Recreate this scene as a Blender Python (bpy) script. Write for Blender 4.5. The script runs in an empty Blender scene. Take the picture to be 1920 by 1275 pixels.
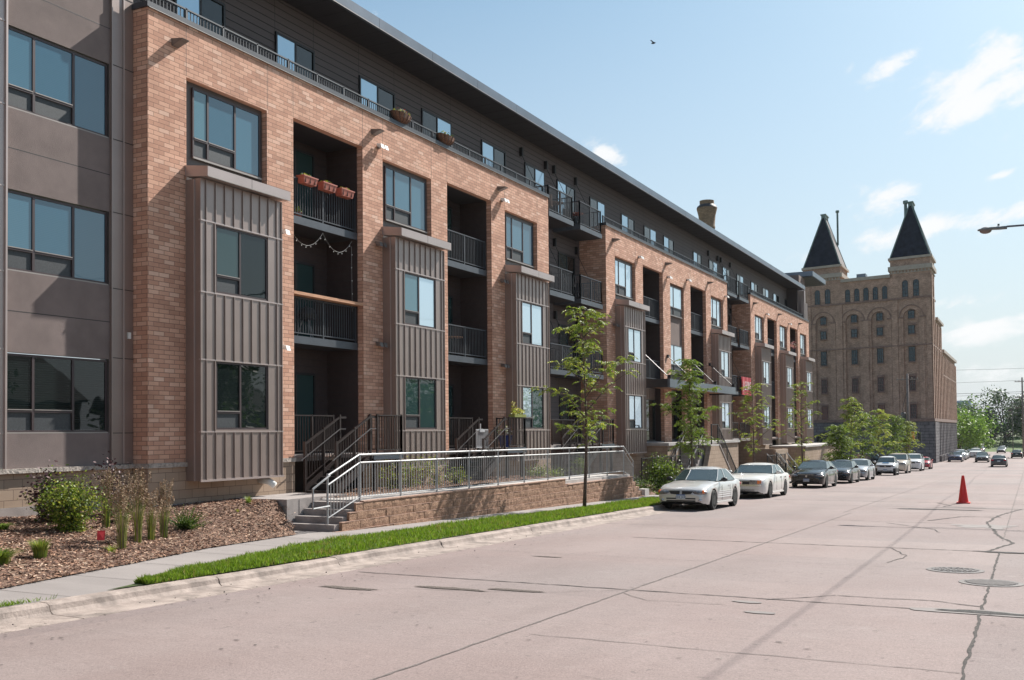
import bpy, math, random
from mathutils import Vector, Matrix, noise
R = random.Random(7)
scene = bpy.context.scene
COL = scene.collection
rad = math.radians

# ------------------------------------------------------------------ materials
def _n(nt, t, **kw):
    n = nt.nodes.new(t)
    for k, v in kw.items():
        if hasattr(n, k) and k not in n.inputs: setattr(n, k, v)
        else: n.inputs[k].default_value = v
    return n
def c4(c): return (c[0], c[1], c[2], 1.0)
MATS = {}
def mat(name, col, rough=0.7, metal=0.0, var=0.12, vscale=3.0, bump=0.0, bscale=40.0, spec=0.5, ior=1.5, col2=None, coat=0.0, stretch=None, detail=5.0, vmin=.35, vmax=.65):
    if name in MATS: return MATS[name]
    m = bpy.data.materials.new(name); m.use_nodes = True
    nt = m.node_tree; L = nt.links; b = nt.nodes['Principled BSDF']
    b.inputs['Roughness'].default_value = rough; b.inputs['Metallic'].default_value = metal
    b.inputs['IOR'].default_value = ior; b.inputs['Coat Weight'].default_value = coat
    b.inputs['Specular IOR Level'].default_value = spec
    g = _n(nt, 'ShaderNodeNewGeometry')
    src = g.outputs['Position']
    if stretch:
        mp = _n(nt, 'ShaderNodeMapping'); mp.inputs['Scale'].default_value = stretch
        L.new(src, mp.inputs['Vector']); src = mp.outputs['Vector']
    nz = _n(nt, 'ShaderNodeTexNoise', Scale=vscale, Detail=detail, Roughness=0.6); L.new(src, nz.inputs['Vector'])
    mr = _n(nt, 'ShaderNodeMapRange'); mr.inputs['From Min'].default_value = vmin; mr.inputs['From Max'].default_value = vmax
    L.new(nz.outputs['Fac'], mr.inputs['Value'])
    mx = _n(nt, 'ShaderNodeMix', data_type='RGBA')
    a = [max(0, x * (1 - var)) for x in col]; d = [min(1, x * (1 + var)) for x in col] if col2 is None else col2
    if col2 is not None: a = col
    mx.inputs[6].default_value = c4(a); mx.inputs[7].default_value = c4(d)
    L.new(mr.outputs[0], mx.inputs[0]); L.new(mx.outputs[2], b.inputs['Base Color'])
    if bump > 0:
        n2 = _n(nt, 'ShaderNodeTexNoise', Scale=bscale, Detail=6.0, Roughness=0.65); L.new(src, n2.inputs['Vector'])
        bp = _n(nt, 'ShaderNodeBump', Strength=1.0, Distance=bump); L.new(n2.outputs['Fac'], bp.inputs['Height'])
        L.new(bp.outputs['Normal'], b.inputs['Normal'])
    MATS[name] = m
    return m
def leafmat(name, col, tr=.45, var=.25):
    m = mat(name, col, .5, 0, var, 5, spec=.4); nt = m.node_tree; L = nt.links; b = nt.nodes['Principled BSDF']
    t = nt.nodes.new('ShaderNodeBsdfTranslucent'); x = nt.nodes.new('ShaderNodeMixShader'); x.inputs[0].default_value = tr
    src = b.inputs['Base Color'].links[0].from_socket; g = nt.nodes.new('ShaderNodeHueSaturation'); g.inputs['Value'].default_value = 1.5; L.new(src, g.inputs['Color']); L.new(g.outputs[0], t.inputs['Color'])
    L.new(b.outputs[0], x.inputs[1]); L.new(t.outputs[0], x.inputs[2]); L.new(x.outputs[0], nt.nodes['Material Output'].inputs['Surface']); return m
def brickmat(name, c1, c2, cm, w, h, mortar=0.006, rough=0.85, bump=0.004, extra=None, msm=0.1, noise_v=0.10, offset=0.5, light=None):
    if name in MATS: return MATS[name]
    m = bpy.data.materials.new(name); m.use_nodes = True
    nt = m.node_tree; L = nt.links; b = nt.nodes['Principled BSDF']; b.inputs['Roughness'].default_value = rough
    b.inputs['Specular IOR Level'].default_value = 0.25
    g = _n(nt, 'ShaderNodeNewGeometry'); sp = _n(nt, 'ShaderNodeSeparateXYZ'); L.new(g.outputs['Position'], sp.inputs[0])
    sn = _n(nt, 'ShaderNodeSeparateXYZ'); L.new(g.outputs['True Normal'], sn.inputs[0])
    ab = _n(nt, 'ShaderNodeMath', operation='ABSOLUTE'); L.new(sn.outputs[1], ab.inputs[0])
    gt = _n(nt, 'ShaderNodeMath', operation='GREATER_THAN'); L.new(ab.outputs[0], gt.inputs[0]); gt.inputs[1].default_value = 0.5
    mu = _n(nt, 'ShaderNodeMix', data_type='FLOAT'); L.new(gt.outputs[0], mu.inputs[0]); L.new(sp.outputs[1], mu.inputs[2]); L.new(sp.outputs[0], mu.inputs[3])
    cb = _n(nt, 'ShaderNodeCombineXYZ'); L.new(mu.outputs[0], cb.inputs[0]); L.new(sp.outputs[2], cb.inputs[1])
    bt = _n(nt, 'ShaderNodeTexBrick', offset=offset); L.new(cb.outputs[0], bt.inputs['Vector'])
    for k, v in (('Scale', 1.0), ('Mortar Size', mortar), ('Mortar Smooth', msm), ('Bias', 0.0), ('Brick Width', w), ('Row Height', h)): bt.inputs[k].default_value = v
    bt.inputs['Color1'].default_value = c4(c1); bt.inputs['Color2'].default_value = c4(c2); bt.inputs['Mortar'].default_value = c4(cm)
    nz = _n(nt, 'ShaderNodeTexNoise', Scale=1.3, Detail=6.0, Roughness=0.7); L.new(g.outputs['Position'], nz.inputs['Vector'])
    hs = _n(nt, 'ShaderNodeHueSaturation'); L.new(bt.outputs['Color'], hs.inputs['Color'])
    if light:   # single bricks of a paler and a darker firing scattered through the wall
        bt.inputs['Color1'].default_value = (0, 0, 0, 1); bt.inputs['Color2'].default_value = (1, 1, 1, 1); bt.inputs['Mortar'].default_value = (0, 0, 0, 1)
        cr = _n(nt, 'ShaderNodeValToRGB'); e = cr.color_ramp.elements; e[0].position = 0; e[0].color = c4([x * .90 for x in c2]); e[1].position = 1; e[1].color = c4(light)
        for p_, c_ in ((.30, c2), (.62, c1), (.82, [x * 1.06 for x in c1])): q = e.new(p_); q.color = c4(c_)
        L.new(bt.outputs['Color'], cr.inputs[0]); mm = _n(nt, 'ShaderNodeMix', data_type='RGBA'); L.new(bt.outputs['Fac'], mm.inputs[0]); L.new(cr.outputs[0], mm.inputs[6]); mm.inputs[7].default_value = c4(cm); L.new(mm.outputs[2], hs.inputs['Color'])
    mr = _n(nt, 'ShaderNodeMapRange'); mr.inputs['From Min'].default_value = .3; mr.inputs['From Max'].default_value = .7
    mr.inputs['To Min'].default_value = 1 - noise_v; mr.inputs['To Max'].default_value = 1 + noise_v
    L.new(nz.outputs['Fac'], mr.inputs['Value']); L.new(mr.outputs[0], hs.inputs['Value']); L.new(hs.outputs['Color'], b.inputs['Base Color'])
    n2 = _n(nt, 'ShaderNodeTexNoise', Scale=60.0, Detail=4.0); L.new(g.outputs['Position'], n2.inputs['Vector'])
    iv = _n(nt, 'ShaderNodeMath', operation='MULTIPLY_ADD'); L.new(bt.outputs['Fac'], iv.inputs[0]); iv.inputs[1].default_value = -1.0
    sc = _n(nt, 'ShaderNodeMath', operation='MULTIPLY'); L.new(n2.outputs['Fac'], sc.inputs[0]); sc.inputs[1].default_value = 0.35
    L.new(sc.outputs[0], iv.inputs[2])
    bp = _n(nt, 'ShaderNodeBump', Strength=0.7, Distance=bump); L.new(iv.outputs[0], bp.inputs['Height']); L.new(bp.outputs['Normal'], b.inputs['Normal'])
    MATS[name] = m
    return m
def glassmat(name, col, col2, rough=0.015, ior=2.0, slat=None, metal=0.0):
    m = bpy.data.materials.new(name); m.use_nodes = True
    nt = m.node_tree; L = nt.links; b = nt.nodes['Principled BSDF']
    b.inputs['Roughness'].default_value = rough; b.inputs['IOR'].default_value = ior; b.inputs['Metallic'].default_value = metal
    g = _n(nt, 'ShaderNodeNewGeometry')
    if slat:
        sp = _n(nt, 'ShaderNodeSeparateXYZ'); L.new(g.outputs['Position'], sp.inputs[0])
        mm = _n(nt, 'ShaderNodeMath', operation='FRACT'); ml = _n(nt, 'ShaderNodeMath', operation='MULTIPLY'); ml.inputs[1].default_value = slat
        L.new(sp.outputs[2], ml.inputs[0]); L.new(ml.outputs[0], mm.inputs[0]); f = mm.outputs[0]
    else:
        nz = _n(nt, 'ShaderNodeTexNoise', Scale=.8, Detail=3.0); L.new(g.outputs['Position'], nz.inputs['Vector']); f = nz.outputs['Fac']
    mx = _n(nt, 'ShaderNodeMix', data_type='RGBA'); mx.inputs[6].default_value = c4(col); mx.inputs[7].default_value = c4(col2)
    L.new(f, mx.inputs[0]); L.new(mx.outputs[2], b.inputs['Base Color'])
    n3 = _n(nt, 'ShaderNodeTexNoise', Scale=1.1, Detail=1.0); L.new(g.outputs['Position'], n3.inputs['Vector'])
    bp = _n(nt, 'ShaderNodeBump', Strength=1.0, Distance=0.004); L.new(n3.outputs['Fac'], bp.inputs['Height']); L.new(bp.outputs['Normal'], b.inputs['Normal'])
    MATS[name] = m
    return m

BRICK = brickmat('brick', (.60, .35, .25), (.52, .285, .20), (.24, .135, .10), .305, .1016, .0065, noise_v=.13, light=(.68, .45, .345))
CMU = brickmat('block_masonry', (.40, .30, .225), (.34, .25, .185), (.17, .12, .09), .406, .2032, .006, noise_v=.08)
TBRICK = brickmat('old_brick', (.50, .335, .255), (.33, .215, .165), (.15, .105, .085), .22, .075, .006, bump=.003, noise_v=.3)
TSTONE = brickmat('rough_ashlar', (.20, .18, .185), (.14, .128, .135), (.05, .045, .05), 1.1, .42, .03, bump=.04, noise_v=.35, msm=.4)
REDBRICK = brickmat('red_brick', (.34, .15, .10), (.24, .10, .07), (.2, .15, .12), .22, .075, .006)
METAL = mat('standing_seam_metal', (.31, .245, .22), .36, .5, .05, 1.2, spec=.6)
METALD = mat('metal_cap', (.44, .365, .34), .36, .45, .06, 1.0)
DARKM = mat('dark_metal', (.045, .05, .06), .45, .3, .1, 2)
FASCIA = mat('fascia_metal', (.125, .145, .175), .34, .7, .12, .8)
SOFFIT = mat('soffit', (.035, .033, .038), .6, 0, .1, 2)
BLACKR = mat('black_rail', (.022, .02, .022), .45, .2, .1, 3)
BROWNR = mat('brown_rail', (.035, .024, .022), .45, .2, .1, 3)
SIDING = mat('lap_siding', (.105, .080, .077), .7, 0, .08, 6, bump=.002, bscale=50, stretch=(.3, 1, 8))
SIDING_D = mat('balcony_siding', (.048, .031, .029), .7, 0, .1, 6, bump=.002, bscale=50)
JOINT = mat('joint_and_lap_shade', (.03, .026, .026), .6)
STUCCO = mat('stucco', (.185, .145, .135), .92, 0, .13, 1.3, bump=.007, bscale=70)
STUCCO2 = mat('stucco_panel', (.17, .125, .11), .92, 0, .13, 1.3, bump=.007, bscale=70)
FRAME = mat('window_frame', (.055, .038, .04), .45, .1, .08, 2)
TRIM = mat('window_trim', (.10, .085, .08), .5, .2, .08, 2)
LEDGE = mat('window_ledge', (.30, .27, .25), .45, .3, .05, 2)
STONE = mat('rough_stone', (.40, .35, .31), .95, 0, .3, 9, bump=.05, bscale=14)
CONC = mat('new_concrete', (.42, .395, .375), .85, 0, .1, 2.2, bump=.004, bscale=90)
CONC_D = mat('step_concrete', (.30, .265, .25), .88, 0, .16, 3, bump=.006, bscale=60)
GALV = mat('galvanised_rail', (.36, .36, .365), .5, .45, .1, 5)
GL_BLUE = glassmat('glass_with_blind', (.05, .13, .185), (.065, .155, .21), ior=1.95, slat=28)
GL_DARK = glassmat('glass_dark', (.005, .009, .009), (.016, .022, .022), ior=1.55, slat=22)
GL_TEAL = glassmat('glass_curtain', (.018, .045, .045), (.035, .065, .065), ior=1.7)
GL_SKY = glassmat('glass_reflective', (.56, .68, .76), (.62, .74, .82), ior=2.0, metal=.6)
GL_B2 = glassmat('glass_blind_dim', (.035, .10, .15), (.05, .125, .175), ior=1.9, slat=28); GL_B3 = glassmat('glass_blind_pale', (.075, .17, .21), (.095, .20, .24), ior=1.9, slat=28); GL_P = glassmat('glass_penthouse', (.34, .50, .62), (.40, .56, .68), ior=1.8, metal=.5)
SCREEN = mat('insect_screen', (.04, .045, .05), .55, 0, .2, 30)
WHITEP = mat('white_paint', (.72, .72, .7), .5, 0, .04, 3)
BLACKP = mat('black_plastic', (.02, .02, .021), .5, 0, .1, 5)
WOODT = mat('cedar_board', (.50, .26, .15), .7, 0, .2, 9, stretch=(.4, 3, 3))

# ------------------------------------------------------------------ mesh builder
class MB:
    def __init__(s): s.v = []; s.f = []; s.m = []; s.mats = []
    def mi(s, m):
        if m not in s.mats: s.mats.append(m)
        return s.mats.index(m)
    def face(s, pts, m):
        i = len(s.v); s.v += [tuple(p) for p in pts]; s.f.append(tuple(range(i, i + len(pts)))); s.m.append(s.mi(m)); return s
    def box(s, x0, x1, y0, y1, z0, z1, m):
        i = len(s.v)
        s.v += [(x0, y0, z0), (x1, y0, z0), (x1, y1, z0), (x0, y1, z0), (x0, y0, z1), (x1, y0, z1), (x1, y1, z1), (x0, y1, z1)]
        k = s.mi(m)
        for q in ((0, 3, 2, 1), (4, 5, 6, 7), (0, 1, 5, 4), (1, 2, 6, 5), (2, 3, 7, 6), (3, 0, 4, 7)):
            s.f.append(tuple(i + a for a in q)); s.m.append(k)
        return s
    def hexa(s, p, m):   # 8 points, bottom 4 ccw then top 4
        i = len(s.v); s.v += [tuple(q) for q in p]; k = s.mi(m)
        for q in ((0, 3, 2, 1), (4, 5, 6, 7), (0, 1, 5, 4), (1, 2, 6, 5), (2, 3, 7, 6), (3, 0, 4, 7)):
            s.f.append(tuple(i + a for a in q)); s.m.append(k)
        return s
    def bar(s, p, q, w, h, m):  # rectangular bar between two points
        p = Vector(p); q = Vector(q); d = (q - p).normalized()
        up = Vector((0, 0, 1)) if abs(d.z) < .95 else Vector((0, 1, 0))
        a = d.cross(up).normalized() * w / 2; b = a.cross(d).normalized() * h / 2
        return s.hexa([p - a - b, p + a - b, q + a - b, q - a - b, p - a + b, p + a + b, q + a + b, q - a + b], m)
    def tube(s, pts, rs, n, m, cap=True):
        k = s.mi(m); base = len(s.v); pts = [Vector(p) for p in pts]
        if not hasattr(rs, '__len__'): rs = [rs] * len(pts)
        pa = None
        for j, p in enumerate(pts):
            d = (pts[min(j + 1, len(pts) - 1)] - pts[max(j - 1, 0)]).normalized()
            if pa is None:
                up = Vector((0, 0, 1)) if abs(d.z) < .9 else Vector((1, 0, 0))
                a = d.cross(up).normalized()
            else: a = (pa - d * pa.dot(d)).normalized()
            pa = a; b = d.cross(a)
            for i in range(n):
                t = 2 * math.pi * i / n
                s.v.append(tuple(p + (a * math.cos(t) + b * math.sin(t)) * rs[j]))
        for j in range(len(pts) - 1):
            for i in range(n):
                s.f.append((base + j * n + i, base + j * n + (i + 1) % n, base + (j + 1) * n + (i + 1) % n, base + (j + 1) * n + i)); s.m.append(k)
        if cap:
            s.f.append(tuple(base + i for i in reversed(range(n)))); s.m.append(k)
            s.f.append(tuple(base + (len(pts) - 1) * n + i for i in range(n))); s.m.append(k)
        return s
    def lathe(s, prof, n, m, c=(0, 0, 0), axis='z', cap=True):
        k = s.mi(m); base = len(s.v)
        for (r, z) in prof:
            for i in range(n):
                t = 2 * math.pi * i / n
                if axis == 'z': q = (c[0] + r * math.cos(t), c[1] + r * math.sin(t), c[2] + z)
                elif axis == 'y': q = (c[0] + r * math.cos(t), c[1] + z, c[2] + r * math.sin(t))
                else: q = (c[0] + z, c[1] + r * math.cos(t), c[2] + r * math.sin(t))
                s.v.append(q)
        for j in range(len(prof) - 1):
            for i in range(n):
                s.f.append((base + j * n + i, base + j * n + (i + 1) % n, base + (j + 1) * n + (i + 1) % n, base + (j + 1) * n + i)); s.m.append(k)
        if cap:
            s.f.append(tuple(base + i for i in reversed(range(n)))); s.m.append(k)
            s.f.append(tuple(base + (len(prof) - 1) * n + i for i in range(n))); s.m.append(k)
        return s
    def ell(s, c, r, m, nu=10, nv=6):
        prof = [(max(1e-4, math.sin(math.pi * j / nv)), -math.cos(math.pi * j / nv)) for j in range(nv + 1)]
        k = s.mi(m); base = len(s.v)
        for (a, z) in prof:
            for i in range(nu):
                t = 2 * math.pi * i / nu; s.v.append((c[0] + r[0] * a * math.cos(t), c[1] + r[1] * a * math.sin(t), c[2] + r[2] * z))
        for j in range(nv):
            for i in range(nu):
                s.f.append((base + j * nu + i, base + j * nu + (i + 1) % nu, base + (j + 1) * nu + (i + 1) % nu, base + (j + 1) * nu + i)); s.m.append(k)
        return s
    def build(s, name, parent=None, smooth=False, loc=None, fix=False):
        me = bpy.data.meshes.new(name); me.from_pydata(s.v, [], s.f)
        for m in s.mats: me.materials.append(m)
        me.polygons.foreach_set('material_index', s.m)
        if smooth:
            me.polygons.foreach_set('use_smooth', [True] * len(s.f))
            if smooth != 'all': me.set_sharp_from_angle(angle=rad(38))
        me.update()
        o = bpy.data.objects.new(name, me); COL.objects.link(o)
        if parent: o.parent = parent
        if loc: o.location = loc
        return o
def empty(name, loc=(0, 0, 0), rz=0):
    o = bpy.data.objects.new(name, None); COL.objects.link(o); o.location = loc; o.rotation_euler = (0, 0, rz); o.empty_display_size = .3; return o
def tag(o, label, cat, group=None, kind=None):
    o['label'] = label; o['category'] = cat
    if group: o['group'] = group
    if kind: o['kind'] = kind
    return o
def struct(o): o['kind'] = 'structure'; return o
def copy_tree(o, parent=None):
    c = o.copy(); COL.objects.link(c)
    if parent: c.parent = parent
    for ch in [x for x in o.children]: copy_tree(ch, c)
    return c
def textmesh(s, txt, size, m, origin, ux, uz, extr=.004, align='CENTER'):
    cu = bpy.data.curves.new('t', 'FONT'); cu.body = txt; cu.size = size; cu.align_x = align; cu.align_y = 'CENTER'; cu.extrude = extr; cu.resolution_u = 2
    o = bpy.data.objects.new('t', cu); COL.objects.link(o)
    dg = bpy.context.evaluated_depsgraph_get(); me = bpy.data.meshes.new_from_object(o.evaluated_get(dg))
    ux = Vector(ux); uz = Vector(uz); n = ux.cross(uz); og = Vector(origin); base = len(s.v); k = s.mi(m)
    for v in me.vertices: s.v.append(tuple(og + ux * v.co.x + uz * v.co.y + n * v.co.z))
    for p in me.polygons: s.f.append(tuple(base + i for i in p.vertices)); s.m.append(k)
    bpy.data.objects.remove(o); bpy.data.meshes.remove(me); bpy.data.curves.remove(cu)

# ------------------------------------------------------------------ terrain functions
def lerp(a, b, t): return a + (b - a) * t
def interp(x, xs, ys):
    if x <= xs[0]: return ys[0]
    for i in range(1, len(xs)):
        if x <= xs[i]: return lerp(ys[i - 1], ys[i], (x - xs[i - 1]) / (xs[i] - xs[i - 1]))
    return ys[-1]
def zr(x): return -.35 - .0203 * x if x < 120 else -2.786 - .009 * (x - 120)
def ycurb(x): return interp(x, [0, 12, 32, 35, 37.5, 130], [10.62, 10.66, 11.12, 11.2, 11.85, 11.85])
def ywalk(x): return interp(x, [-5, 9, 12, 14.4, 16.7, 17.7, 18.0, 18.74, 18.76], [11.8, 12.25, 13.1, 13.84, 14.2, 14.35, 15.42, 15.46, 14.08])
def zmulch(x, y):
    e = ywalk(x); z0 = zr(x) + .16
    zt = interp(x, [0, 16, 20, 38, 44, 60, 92, 130], [.16, .05, .1, .0, -.85, -1.15, -1.75, -2.5])
    t = max(0, min(1, (y - e) / (17.2 - e)))
    return lerp(z0, max(zt, z0), t ** interp(x, [14, 18.2], [.9, .24]))
# ================================================================== GROUND
ROADM = bpy.data.materials.new('worn_concrete_road'); ROADM.use_nodes = True
def road_nodes():
    nt = ROADM.node_tree; L = nt.links; b = nt.nodes['Principled BSDF']; b.inputs['Roughness'].default_value = .86; b.inputs['Specular IOR Level'].default_value = .3
    g = _n(nt, 'ShaderNodeNewGeometry'); P = g.outputs['Position']
    def noise_(scale, det, r=.6, st=None):
        src = P
        if st:
            mp = _n(nt, 'ShaderNodeMapping'); mp.inputs['Scale'].default_value = st; L.new(P, mp.inputs[0]); src = mp.outputs[0]
        n = _n(nt, 'ShaderNodeTexNoise', Scale=scale, Detail=det, Roughness=r); L.new(src, n.inputs['Vector']); return n.outputs['Fac']
    def rng(s, a, b_, c, d):
        m = _n(nt, 'ShaderNodeMapRange')
        for k, v in zip(('From Min', 'From Max', 'To Min', 'To Max'), (a, b_, c, d)): m.inputs[k].default_value = v
        L.new(s, m.inputs['Value']); return m.outputs[0]
    def mixc(f, a, b_):
        m = _n(nt, 'ShaderNodeMix', data_type='RGBA'); L.new(f, m.inputs[0])
        for i, q in ((6, a), (7, b_)):
            if isinstance(q, tuple): m.inputs[i].default_value = c4(q)
            else: L.new(q, m.inputs[i])
        return m.outputs[2]
    base = mixc(rng(noise_(.35, 4), .35, .65, 0, 1), (.245, .190, .178), (.272, .220, .208))
    base = mixc(rng(noise_(.12, 3, .5, (.6, 1, 1)), .45, .7, 0, .55), base, (.245, .218, .208))
    bk_ = _n(nt, 'ShaderNodeTexBrick', offset=.37); mp_ = _n(nt, 'ShaderNodeMapping'); mp_.inputs['Location'].default_value = (-.4, -.57, 0); L.new(P, mp_.inputs[0]); L.new(mp_.outputs[0], bk_.inputs['Vector'])
    for k_, v_ in (('Scale', 1.0), ('Mortar Size', 0.0), ('Bias', 0.0), ('Brick Width', 4.15), ('Row Height', 4.56)): bk_.inputs[k_].default_value = v_
    bk_.inputs['Color1'].default_value = (1.05, 1.03, 1.02, 1); bk_.inputs['Color2'].default_value = (.90, .90, .91, 1); bk_.inputs['Mortar'].default_value = (1, 1, 1, 1)
    ml_ = _n(nt, 'ShaderNodeMix', data_type='RGBA', blend_type='MULTIPLY'); ml_.inputs[0].default_value = 1; L.new(base, ml_.inputs[6]); L.new(bk_.outputs['Color'], ml_.inputs[7]); base = ml_.outputs[2]
    base = mixc(rng(noise_(.55, 6, .65, (.22, 1, 1)), .55, .72, 0, .32), base, (.175, .14, .13))
    base = mixc(rng(noise_(1.7, 7, .75), .60, .74, 0, .38), base, (.17, .14, .13))
    base = mixc(rng(noise_(2.3, 6, .7, (1, .5, 1)), .62, .74, 0, .4), base, (.34, .30, .28))
    sp = rng(noise_(38, 5, .8), .28, .72, .72, 1.27)
    sp2 = rng(noise_(9, 5, .7, (1, .4, 1)), .25, .75, .93, 1.07)
    mu = _n(nt, 'ShaderNodeMath', operation='MULTIPLY'); L.new(sp, mu.inputs[0]); L.new(sp2, mu.inputs[1])
    sx = _n(nt, 'ShaderNodeSeparateXYZ'); L.new(P, sx.inputs[0])
    # dirt and tyre bands worn along the lanes
    wv = _n(nt, 'ShaderNodeMath', operation='PINGPONG'); L.new(sx.outputs[1], wv.inputs[0]); wv.inputs[1].default_value = 1.15
    band = rng(wv.outputs[0], 0, 1.15, .955, 1.02)
    mu2 = _n(nt, 'ShaderNodeMath', operation='MULTIPLY'); L.new(mu.outputs[0], mu2.inputs[0]); L.new(band, mu2.inputs[1])
    hs = _n(nt, 'ShaderNodeHueSaturation'); L.new(base, hs.inputs['Color']); L.new(mu2.outputs[0], hs.inputs['Value'])
    spots = rng(noise_(5, 4, .6), .67, .71, 0, .55)
    fin = mixc(spots, hs.outputs['Color'], (.14, .12, .11))
    L.new(fin, b.inputs['Base Color'])
    bp = _n(nt, 'ShaderNodeBump', Strength=1.0, Distance=.008); L.new(noise_(45, 6, .75), bp.inputs['Height']); L.new(bp.outputs['Normal'], b.inputs['Normal'])
road_nodes()
CRACK = mat('crack_filler', (.05, .042, .038), .95, 0, .5, 20)
TAR = mat('tar_patch', (.045, .042, .04), .9, 0, .4, 18, bump=.02, bscale=60)
CURBM = mat('curb_concrete', (.30, .245, .215), .9, 0, .34, 3.0, bump=.014, bscale=30, detail=9)
MULCH = mat('wood_mulch', (.145, .085, .058), .95, 0, .5, 24, bump=.03, bscale=30, col2=(.25, .155, .11))
SOIL = mat('grass_soil', (.05, .075, .018), .95, 0, .4, 12, bump=.02, bscale=30)
WALKM = mat('sidewalk_concrete', (.262, .235, .224), .86, 0, .09, 1.2, bump=.004, bscale=80, stretch=(1, .35, 1))
FARG = mat('far_ground', (.16, .17, .10), .95, 0, .4, .05)

def sheet(name, xs, yfun, zfun, m, ny=2):
    mb = MB(); k = mb.mi(m); nx = len(xs)
    for x in xs:
        ys = yfun(x)
        for y in ys: mb.v.append((x, y, zfun(x, y)))
    n = len(yfun(xs[0]))
    for i in range(nx - 1):
        for j in range(n - 1):
            mb.f.append((i * n + j, (i + 1) * n + j, (i + 1) * n + j + 1, i * n + j + 1)); mb.m.append(k)
    return struct(mb.build(name))
xs = [-60, -30, -10] + [i * 1.0 for i in range(0, 40)] + [40 + i * 5 for i in range(0, 80)]
def frange(a, b, n): return [lerp(a, b, i / (n - 1)) for i in range(n)]
sheet('road', xs, lambda x: frange(-5.2, ycurb(x) - .02, 6), lambda x, y: zr(x), ROADM)
# terrain: one sheet reaching the horizon, lying below the street surfaces
def zfar(x, y):
    b = zr(max(-60, min(x, 440))) - .35
    if x > 440: b = zr(440) - .35
    if x > 270 and y < 30: b += min(6, (x - 270) * .055) * max(0, min(1, (6 - y) / 24 + (x - 330) / 60))
    return b
tx = [-800, -200, -60, -20] + list(range(0, 440, 20)) + [440, 520, 700, 1000, 1600, 3000]
sheet('ground', tx, lambda x: [-1500, -400, -150, -60, -25, -12, -7, 0, 8, 14, 25, 60, 150, 400, 1500], zfar, FARG)
# cross street in front of the old brick building
CROSS = mat('cross_street', (.33, .29, .27), .9, 0, .15, .6)
sheet('cross_street', [130, 140, 146], lambda x: [12.2, 30, 60, 110], lambda x, y: zr(x) + .01, CROSS)

# curb and gutter pan
cb = MB(); kx = cb.mi(CURBM); cuts = [8.45, 11.35, 14.3, 17.9, 22.3, 24.9, 28.6, 31.9, 34.9]
segs = []; a = -12
for c in cuts + [38 + 6 * i for i in range(16)]: segs.append((a, c - .008)); a = c + .008
prof = [(-.62, -.03), (-.60, .006), (-.06, .012), (-.02, .05), (.0, .115), (.05, .145), (.19, .15), (.19, -.1)]
for (a, b) in segs:
    n = max(2, int((b - a) / .5)); base = len(cb.v); sh = R.uniform(-.008, .008); shy = R.uniform(-.01, .01)
    for i in range(n + 1):
        x = lerp(a, b, i / n)
        for (dy, dz) in prof: cb.v.append((x, ycurb(x) + dy + (shy + R.uniform(-.004, .004) if dz > .02 else 0), zr(x) + dz + (sh if dz > .02 else 0)))
    q = len(prof)
    for i in range(n):
        for j in range(q - 1): cb.f.append((base + i * q + j, base + (i + 1) * q + j, base + (i + 1) * q + j + 1, base + i * q + j + 1)); cb.m.append(kx)
    cb.f.append(tuple(base + j for j in range(q))); cb.m.append(kx)
    cb.f.append(tuple(base + n * q + j for j in reversed(range(q)))); cb.m.append(kx)
struct(cb.build('curb'))
oc = MB(); k = oc.mi(CURBM)
for x in [-60, 0, 60, 120, 200, 300, 430]:
    for (dy, dz) in ((0, -.05), (0, .13), (-.2, .14)): oc.v.append((x, -5.2 + dy, zr(x) + dz))
for i in range(6):
    for j in range(2): oc.f.append((i * 3 + j, (i + 1) * 3 + j, (i + 1) * 3 + j + 1, i * 3 + j + 1)); oc.m.append(k)
struct(oc.build('opposite_curb'))
sheet('opposite_verge', xs, lambda x: [-14, -9, -5.4], lambda x, y: zr(x) + .145, SOIL)
# sidewalk
def wy0(x): return ycurb(x) + .18 if x < 9.4 else max(ycurb(x) + .18, interp(x, [9.4, 12.8, 16, 18.3, 300], [10.8, 11.87, 12.7, 12.8, 12.85]))
wxs = [-12, -6, 0, 3, 6, 8, 9, 9.4] + [9.9 + .5 * i for i in range(30)] + [25 + 2 * i for i in range(52)]
sheet('sidewalk', wxs, lambda x: frange(wy0(x), max(ywalk(x) + .12, wy0(x) + .3), 4), lambda x, y: zr(x) + .15, WALKM)
sj = MB()
for x in [4.5, 8.9, 10.45, 12.1, 13.8, 15.4, 17.0, 18.6, 20.2, 21.8, 23.4, 25, 26.6, 28.2, 29.8, 31.4, 33]:
    z = zr(x) + .1545; sj.face([(x, wy0(x), z), (x + .011, wy0(x), z), (x + .011, ywalk(x), z), (x, ywalk(x), z)], CRACK)
struct(sj.build('sidewalk_joints'))
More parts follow.
